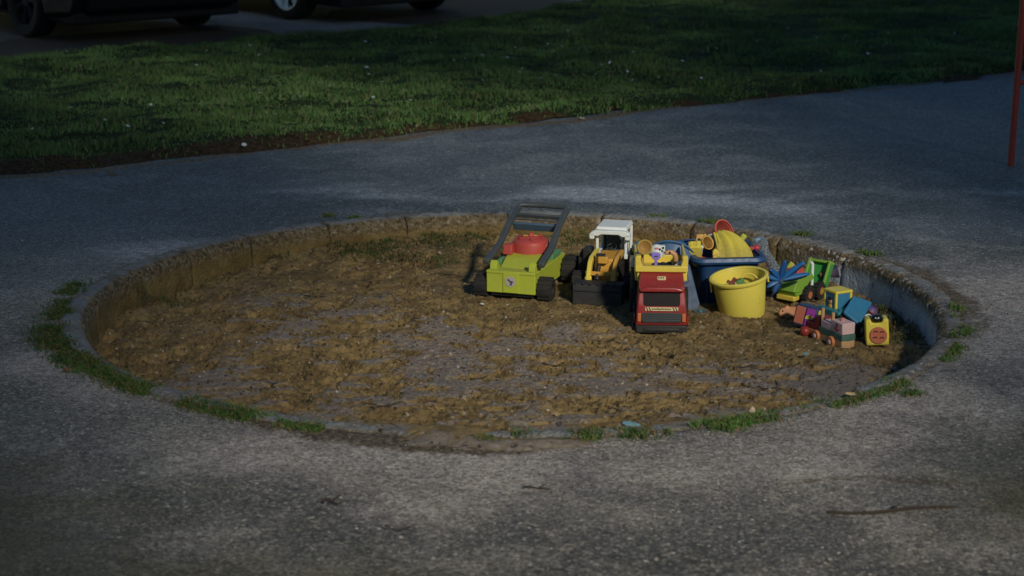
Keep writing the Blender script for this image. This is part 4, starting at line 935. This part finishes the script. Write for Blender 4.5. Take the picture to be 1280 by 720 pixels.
# yellow cube with orange disc
q = at(1097.5, 432.5, -.128)
t = thing('yellow_cube', 'yellow toy cube with orange flower disc and black ball set in its top', 'toy cube', (q[0], q[1]+.006, -.128), (math.radians(-3), math.radians(-4), math.radians(-6)))
b = MB(); b.prism([(-.042, 0), (.042, 0), (.043, .04), (.042, .098), (.024, .101), (.018, .084), (-.018, .084), (-.024, .101), (-.042, .098), (-.043, .04)], 'y', .0, .078); b.out('cube_body', YEL2, t, .005)
b = MB(); b.lathe([(.001, .004), (.030, .004), (.0325, .001), (.0325, -.004)], 36, R3(90, 0, 0), (.003, -.001, .038)); dk = b.out('orange_disc', mat('coral_disc', (.46, .12, .06), .4, dirt=.2), t)
b = MB()
for k, (x_, z_) in enumerate(((-.009, .050), (.014, .048), (-.011, .028), (.013, .026))):
    pts = [(.003+x_+.007*math.cos(a_), -.0055, z_+.006*math.sin(a_)) for a_ in np.linspace(.2, 2.9, 8)]; b.tube(pts, .0022, 6)
b.out('petal_hole', mat('dark_brown_hole', (.05, .012, .006), .6), dk)
b = MB(); b.ball((0, .030, .096), .0225, (1, 1, .75), n=28); bb_ = b.out('black_ball', mat('glossy_black', (.006, .006, .007), .12, dirt=.05), t)
b = MB(); b.ball((-.004, .0095, .102), .003, n=8); b.ball((.007, .0095, .103), .003, n=8); b.out('eye', WHITE, bb_)
t = thing('black_toy_wheel', 'black toy wheel with pink hub lying between boat and yellow cube', 'toy wheel', (at(1076, 424, -.128)[0], at(1076, 424, -.128)[1]+.03, -.100), (math.radians(15), 0, math.radians(-40)))
b = MB(); b.lathe([(.012, -.010), (.026, -.010), (.030, -.005), (.030, .005), (.026, .010), (.012, .010)], 28, R3(0, 90, 0)); b.out('tyre', TYRE, t)
b = MB(); b.lathe([(.001, -.006), (.012, -.008), (.012, .008), (.001, .006)], 20, R3(0, 90, 0)); b.out('hub', PINK, t)

# ------------------------------------------------------------------ red ladder frame at the right
t = thing('climbing_frame', 'rusty red painted ladder of a climbing frame at the right edge', 'climbing frame', (2.632, 2.893, 0), 0)
tx = .03
for xo in (0, .46):
    b = MB(); b.tube([(xo, 0, -.05), (xo+tx*.5, 0, 1.1), (xo+tx, 0, 2.3)], .0175, 14); b.out('post', POLE, t)
for k in range(6):
    zz = .44+.39*k; b = MB(); b.cyl((tx*zz/2.2+.012, 0, zz), (.46+tx*zz/2.2-.012, 0, zz), .012, n=12); b.out('rung', POLE, t)
b = MB(); b.tube([(.10, 0, 2.29), (.3, 0, 2.36), (2.6, -.3, 2.36), (2.9, -.3, 2.2), (3.0, -.3, 0)], .021, 12); b.out('top_bar', POLE, t)
b = MB(); b.tube([(.56, 0, 2.29), (.7, .2, 2.36), (2.6, .35, 2.36), (2.9, .35, 2.2), (3.0, .35, 0)], .021, 12); b.out('top_bar', POLE, t)

# ------------------------------------------------------------------ cars
CTYRE = mat('car_tyre', (.006, .006, .006), .8, dirt=0); CBLK = mat('car_black_trim', (.004, .004, .004), .7, dirt=0)
def car(name, label, loc, rot, paint, rimm):
    t = thing(name, label, 'car', loc, rot, None)
    def arc(cy, r, n=12): return [(cy-r*math.cos(PI*k/n), .20+r*math.sin(PI*k/n)*1.02) for k in range(n+1)]
    bot = [(.08, .22)]+[(a_, max(z_, .2)) for a_, z_ in arc(.85, .37)]+[(a_, max(z_, .2)) for a_, z_ in arc(3.35, .37)]+[(4.12, .25)]
    top = [(4.2, .55), (4.16, .95), (3.95, 1.02), (3.6, 1.05), (1.2, .98), (.55, .88), (.12, .74), (.0, .55), (.02, .32)]
    tp = lambda v_: (v_.x*(1-.10*max(0, min(1, (.3-v_.y)/.3)))*(1-.06*max(0, (v_.z-.6)/.4)), v_.y, v_.z)
    b = MB(); b.prism(bot+top, 'x', -.86, .86, tp); body = b.out('body', paint, t, .05, 4)
    b = MB(); b.prism([(1.25, .98), (1.95, 1.40), (3.1, 1.42), (3.95, 1.03)], 'x', -.78, .78, lambda v_: (v_.x*(1-.22*max(0, (v_.z-1)/.4)), v_.y, v_.z)); b.out('glasshouse', GLS, t, .04, 3)
    b = MB(); b.prism([(1.93, 1.40), (2.1, 1.445), (3.0, 1.455), (3.15, 1.42)], 'x', -.62, .62); b.out('roof', paint, t, .02)
    b = MB(); b.box(-.78, .78, .05, 4.1, .16, .26); b.out('underbody', CBLK, t, .02)
    b = MB(); b.box(-.70, .70, -.03, .12, .24, .46); b.out('bumper', paint, t, .05, 3)
    for s in (-1, 1):
        b = MB(); b.box(s*.60-.14, s*.60+.14, .0, .16, .60, .74); b.out('headlight', HLITE, t, .04, 3)
        for y_ in (.85, 3.35):
            wc = (s*.76, y_, .315); M_ = R3(0, 90*s, 0)
            w_ = bpy.data.objects.new('wheel', None); C.objects.link(w_); w_.parent = t; w_.location = wc
            b = MB(); b.lathe([(.225, -.10), (.29, -.10), (.312, -.08), (.315, -.03), (.315, .03), (.312, .08), (.29, .10), (.235, .098), (.228, .08)], 48, M_); b.out('tyre', CTYRE, w_)
            b = MB(); b.lathe([(.228, .095), (.212, .092), (.202, .07), (.202, -.08), (.225, -.10)], 48, M_); b.lathe([(.001, .075), (.05, .075), (.058, .06), (.06, .03)], 24, M_)
            for k in range(7):
                an = 2*PI*k/7+.3
                for d_ in (-.10, .10):
                    c0 = Vector((.05*math.cos(an), .05*math.sin(an), .062)); c1 = Vector((.22*math.cos(an+d_), .22*math.sin(an+d_), .080))
                    b.tube([M_ @ c0, M_ @ c1], [.016, .012], 6)
            b.out('rim', rimm, w_)
            b = MB(); b.lathe([(.001, .0), (.21, .0)], 32, M_); b.out('brake_disc', CBLK, w_)
    return t
rz = math.atan2(.64, .77)
car('parked_car', 'black parked car with pale alloy wheel, right of the other car', (-.896, 10.496, 0), rz, CARP, ALLOY)
car('parked_car', 'dark parked car with black wheels at the upper left corner', (-2.93, 8.97, 0), rz, CARP2, mat('black_wheel', (.003, .003, .003), .7, dirt=0))

# ------------------------------------------------------------------ twigs, stones and litter
def twig(px, py, L_, ang, label, z=None, m=TWIG, cat='twig', r_=.0022):
    x_, y_, _ = at(px, py, -.06 if z is None else z)
    if z is None:
        for _k in range(4): zz = sz(x_, y_); x_, y_, _ = at(px, py, zz)
        z = sz(x_, y_)+.004
    b = MB(); pts = [Vector((L_*(u-.5), .012*math.sin(u*5+px), .004*math.sin(u*7+py))) for u in np.linspace(0, 1, 7)]
    b.tube(pts, [r_*(1-.5*u) for u in np.linspace(0, 1, 7)], 6)
    b.tube([pts[3], pts[3]+Vector((.015, .018, .004)), pts[3]+Vector((.028, .024, .01))], [r_*.7, r_*.5, r_*.3], 5)
    o = b.out('twig' if cat == 'twig' else cat, m); o.location = (x_, y_, z+.002); o.rotation_euler = (0, 0, math.radians(ang))
    tag(o, label, cat, 'twigs scattered in the sandpit')
for a in [(300, 338, .16, 12, 'long dark twig lying by the left far wall of the pit'), (228, 452, .10, 20, 'dark twig on the sand near the left kerb'), (345, 482, .09, 100, 'short twig standing across the sand near the lower left kerb'),
          (323, 486, .07, -30, 'dark twig stub beside the lower left kerb'), (700, 455, .12, 5, 'thin dark twig in the middle of the trampled sand'), (560, 345, .12, 170, 'twig on the sand just left of the toy mower'),
          (965, 487, .10, -40, 'curled twig on the pale sand near the lower right kerb'), (935, 461, .07, -8, 'short twig at the edge of the soft sand'), (440, 430, .10, 15, 'thin twig on trampled sand left of the middle'),
          (480, 510, .12, 8, 'dark twig on sand close to the near kerb'), (600, 470, .09, -20, 'crooked twig in the churned sand'), (520, 400, .08, 40, 'small twig on sand in front of the mower'),
          (760, 430, .10, -15, 'twig on sand in front of the loader bucket'), (860, 500, .11, 25, 'twig on pale sand near the near kerb right of middle'), (395, 372, .10, -12, 'twig on brown sand in the left half of the pit')]:
    twig(*a)
twig(415, 628, .05, 10, 'dark twig fragment on the asphalt, lower left of middle', z=.002, r_=.005)
twig(672, 611, .07, -6, 'dark flat twig on the asphalt below the pit', z=.002, r_=.003)
twig(1115, 638, .34, 6, 'long dark root-like twig on the asphalt at lower right', z=.003, r_=.006)
twig(500, 661, .08, -25, 'thin twig on the asphalt near the bottom edge', z=.002)
def scrap(px, py, s, m, label, name, cat, z=None, rz_=0, fl=.25):
    if z is None:
        x_, y_, _ = at(px, py, -.1)
        for _k in range(4): zz = sz(x_, y_); x_, y_, _ = at(px, py, zz)
        z = zz+.003
    else: x_, y_, _ = at(px, py, z)
    b = MB(); t_ = bmesh.ops.create_icosphere(b.bm, subdivisions=2, radius=s)
    for v_ in t_['verts']:
        k = 1+.35*mn.noise(v_.co/s*1.3+Vector((px, py, 0))); v_.co = Vector((v_.co.x*k, v_.co.y*k*.6, v_.co.z*k*fl))
    o = b.out(name, m, smooth=False); o.location = (x_, y_, z+s*fl*.5); o.rotation_euler = (.1, .15, rz_); tag(o, label, cat)
scrap(182, 435, .016, CYAN, 'pale blue plastic scrap on the sand by the left kerb', 'plastic_scrap', 'scrap')
scrap(1007, 444, .016, CYAN, 'light blue plastic scrap on sand below the activity block', 'plastic_scrap', 'scrap', rz_=.6)
scrap(790, 531, .030, CYAN, 'flat blue scrap on sand at the near kerb', 'plastic_scrap', 'scrap', z=-.01, fl=.12)
scrap(940, 517, .009, mat('cream_paper', (.55, .42, .30), .7), 'upright cream paper scrap in the grass at the near right kerb', 'paper_scrap', 'scrap', z=.012, fl=1.6)
scrap(1063, 493, .020, mat('straw_paper', (.58, .40, .18), .7), 'straw coloured paper strip on the near right kerb', 'paper_scrap', 'scrap', z=.012, rz_=.2, fl=.2)
scrap(356, 515, .013, LEAFB, 'tan dead leaf at the lower left kerb', 'dead_leaf', 'leaf', z=.012, fl=1)
scrap(84, 464, .013, LEAFB, 'brown dead leaf at the foot of the weeds on the left', 'dead_leaf', 'leaf', z=.006, fl=.7)
scrap(603, 381, .009, PETAL, 'small white pebble on sand in front of the mower', 'pebble', 'pebble')
scrap(751, 415, .022, mat('clear_scrap', (.36, .38, .40), .3), 'shiny translucent plastic film on sand in front of the loader', 'plastic_film', 'scrap', rz_=.7, fl=.3)
scrap(305, 182, .014, PETAL, 'white scrap at the edge of the lawn, upper left', 'paper_scrap', 'scrap', z=.03, fl=.8)
scrap(727, 148, .02, STONE, 'pale leaf on the asphalt beside the lawn edge', 'dead_leaf', 'leaf', z=.004)
scrap(140, 218, .03, LEAFB, 'dark brown leaf on the asphalt by the lawn at left', 'dead_leaf', 'leaf', z=.004, fl=.1)
for k, (a, b_) in enumerate([(157, 505), (788, 602), (1007, 575), (820, 700), (432, 470), (640, 548), (262, 243), (1037, 700)]):
    scrap(a, b_, .006, STONE, ['pale pebble on dusty asphalt left below the kerb', 'pale pebble on the asphalt below the middle of the pit', 'pale pebble on asphalt lower right', 'pale pebble at the bottom edge of the asphalt',
          'pale pebble on trampled sand left of middle', 'pale pebble beside the near kerb', 'pale pebble on asphalt above the left kerb', 'pale pebble at the lower right bottom edge'][k], 'pebble', 'pebble', z=None if k == 4 else .002, fl=.6)
# gravel and crumbs, uncountable
def gravel(name, P, s0, s1, m, label):
    ico = bmesh.new(); bmesh.ops.create_icosphere(ico, subdivisions=1, radius=1); iv = np.array([v_.co[:] for v_ in ico.verts]); it = np.array([[v_.index for v_ in f.verts] for f in ico.faces]); ico.free()
    n_ = len(P); s_ = RNG.uniform(s0, s1, n_); sc = RNG.uniform(.6, 1.3, (n_, 3)); V_ = P[:, None, :]+iv[None]*(s_[:, None]*sc)[:, None, :]
    T_ = it[None]+(np.arange(n_)*len(iv))[:, None, None]
    tag(link(name, np_mesh(name, V_.reshape(-1, 3), T_.reshape(-1, 3)), m), label, name.split('_')[-1], kind='stuff')
n = 6500; a = RNG.uniform(0, 2*PI, n); r = np.sqrt(RNG.uniform(0, 1, n))*1.55; P = np.stack([r*np.cos(a), r*np.sin(a), 0*r], -1); P[:, 2] = sandz(P[:, 0], P[:, 1])[0]
g = G('crumbs'); CR = g.done(g.mix(g.rng(g.island(), .93, .97), g.mix(g.island(), (.05, .034, .017), (.26, .19, .10)), (.36, .32, .26)), .9, None, .2)
gravel('sand_crumbs', P, .0012, .0062, CR, 'loose crumbs of soil, bark and grit scattered over the sandpit')
n = 9000; a = RNG.uniform(0, 2*PI, n); r = 1.70+RNG.exponential(.75, n); P = np.stack([r*np.cos(a), r*np.sin(a), 0*r-.001], -1); P = P[P[:, 1] < 3.2]
g = G('grit'); GR = g.done(g.mix(g.rng(g.island(), .9, .98), g.mix(g.island(), (.05, .05, .048), (.20, .195, .18)), (.34, .33, .31)), .85, None, .3)
gravel('loose_grit', P, .001, .003, GR, 'loose grit and small stones on the worn asphalt')

# ------------------------------------------------------------------ added out-of-view trees; their crowns block sun and sky to darken the surroundings
def tree(cx, cy, cz, a, label, seed, dens=1.):
    rg = np.random.default_rng(seed); t = thing('added_shade_tree', label, 'tree', (cx, cy, 0), 0)
    b = MB(); b.tube([(0, 0, -.1), (.1, 0, cz*.4), (-.05, .1, cz*.8), (.1, 0, cz+a*.3)], [.2+.01*cz, .18, .12, .04], 12); b.out('added_trunk', BARK, t)
    for k in range(7):
        a_ = 2.4*k; z_ = cz*(.72+.03*k); b = MB(); b.tube([(0, 0, z_), (a*.4*math.cos(a_), a*.4*math.sin(a_), z_+a*.15), (a*.85*math.cos(a_), a*.85*math.sin(a_), z_+a*.2)], [.07, .05, .015], 7); b.out('added_limb', BARK, t)
    nc = int(34*a*a*dens)+30; cen = rg.normal(size=(nc, 3)); cen /= np.linalg.norm(cen, axis=1)[:, None]; cen *= (rg.uniform(0, 1, nc)**.4)[:, None]*np.array([a, a, a*.5]); cen[:, 2] += cz
    m_ = 34; P_ = (cen[:, None]+rg.normal(size=(nc, m_, 3))*.22).reshape(-1, 3); n_ = len(P_)
    u = rg.normal(size=(n_, 3)); u /= np.linalg.norm(u, axis=1)[:, None]; w_ = np.cross(u, rg.normal(size=(n_, 3))); w_ /= np.linalg.norm(w_, axis=1)[:, None]
    s_ = rg.uniform(.05, .10, n_)[:, None]; V_ = np.stack([P_-u*s_, P_+w_*s_*.6, P_+u*s_, P_-w_*s_*.6], 1).reshape(-1, 3)
    link('crown', np_mesh('crown', V_, (np.arange(n_)*4)[:, None]+np.arange(4)[None]), GRASS, t)
def shade(gx, gy, cz, a, label, seed, dens=1.):  # sets an added crown where its shadow should darken the ground
    k = cz/math.tan(SUN_EL); n_ = math.hypot(*SUN_AZ); tree(gx-SUN_AZ[0]/n_*k, gy-SUN_AZ[1]/n_*k, cz, a, label, seed, dens)
shade(-3.8, 2.0, 10, 3.2, 'added small leafy shade tree just behind the camera', 3)
shade(-2.6, -2.7, 8, 1.6, 'added slim shade tree behind the camera, left of the path', 4, 1.1)
shade(3.0, -2.0, 8.5, 1.6, 'added slim shade tree behind the camera, right of the path', 5, .8)
shade(4.5, 3.4, 9, 2.9, 'added round leafy shade tree to the right of the pit, beside the camera', 6)
shade(-1, 10.4, 14, 4.2, 'added tall broad shade tree at the right behind the camera', 7, .8)
shade(-7.5, 8.5, 14, 4.0, 'added tall broad shade tree straight behind the camera', 8, 1.6)
shade(6, 11.5, 14, 4.2, 'added tall broad shade tree far to the right of the pit', 9, .8)
tree(-6.6, 7.2, 5.2, 4.0, 'added spreading shade tree beside the lawn, left of the view', 11, 1.0)
tree(8.3, 7.5, 5.2, 4.2, 'added spreading shade tree beyond the red climbing frame', 12, 1.0)
tree(-6.9, .3, 5.2, 2.9, 'added spreading shade tree standing left of the sandpit', 13, 1.0)
tree(7.4, -.6, 5.2, 2.9, 'added spreading shade tree standing right of the sandpit', 14, .9)
tree(-1.2, 15.8, 5.5, 3.6, 'added shade tree standing behind the parked cars', 15, 1.0)
print('objects', len(bpy.data.objects))
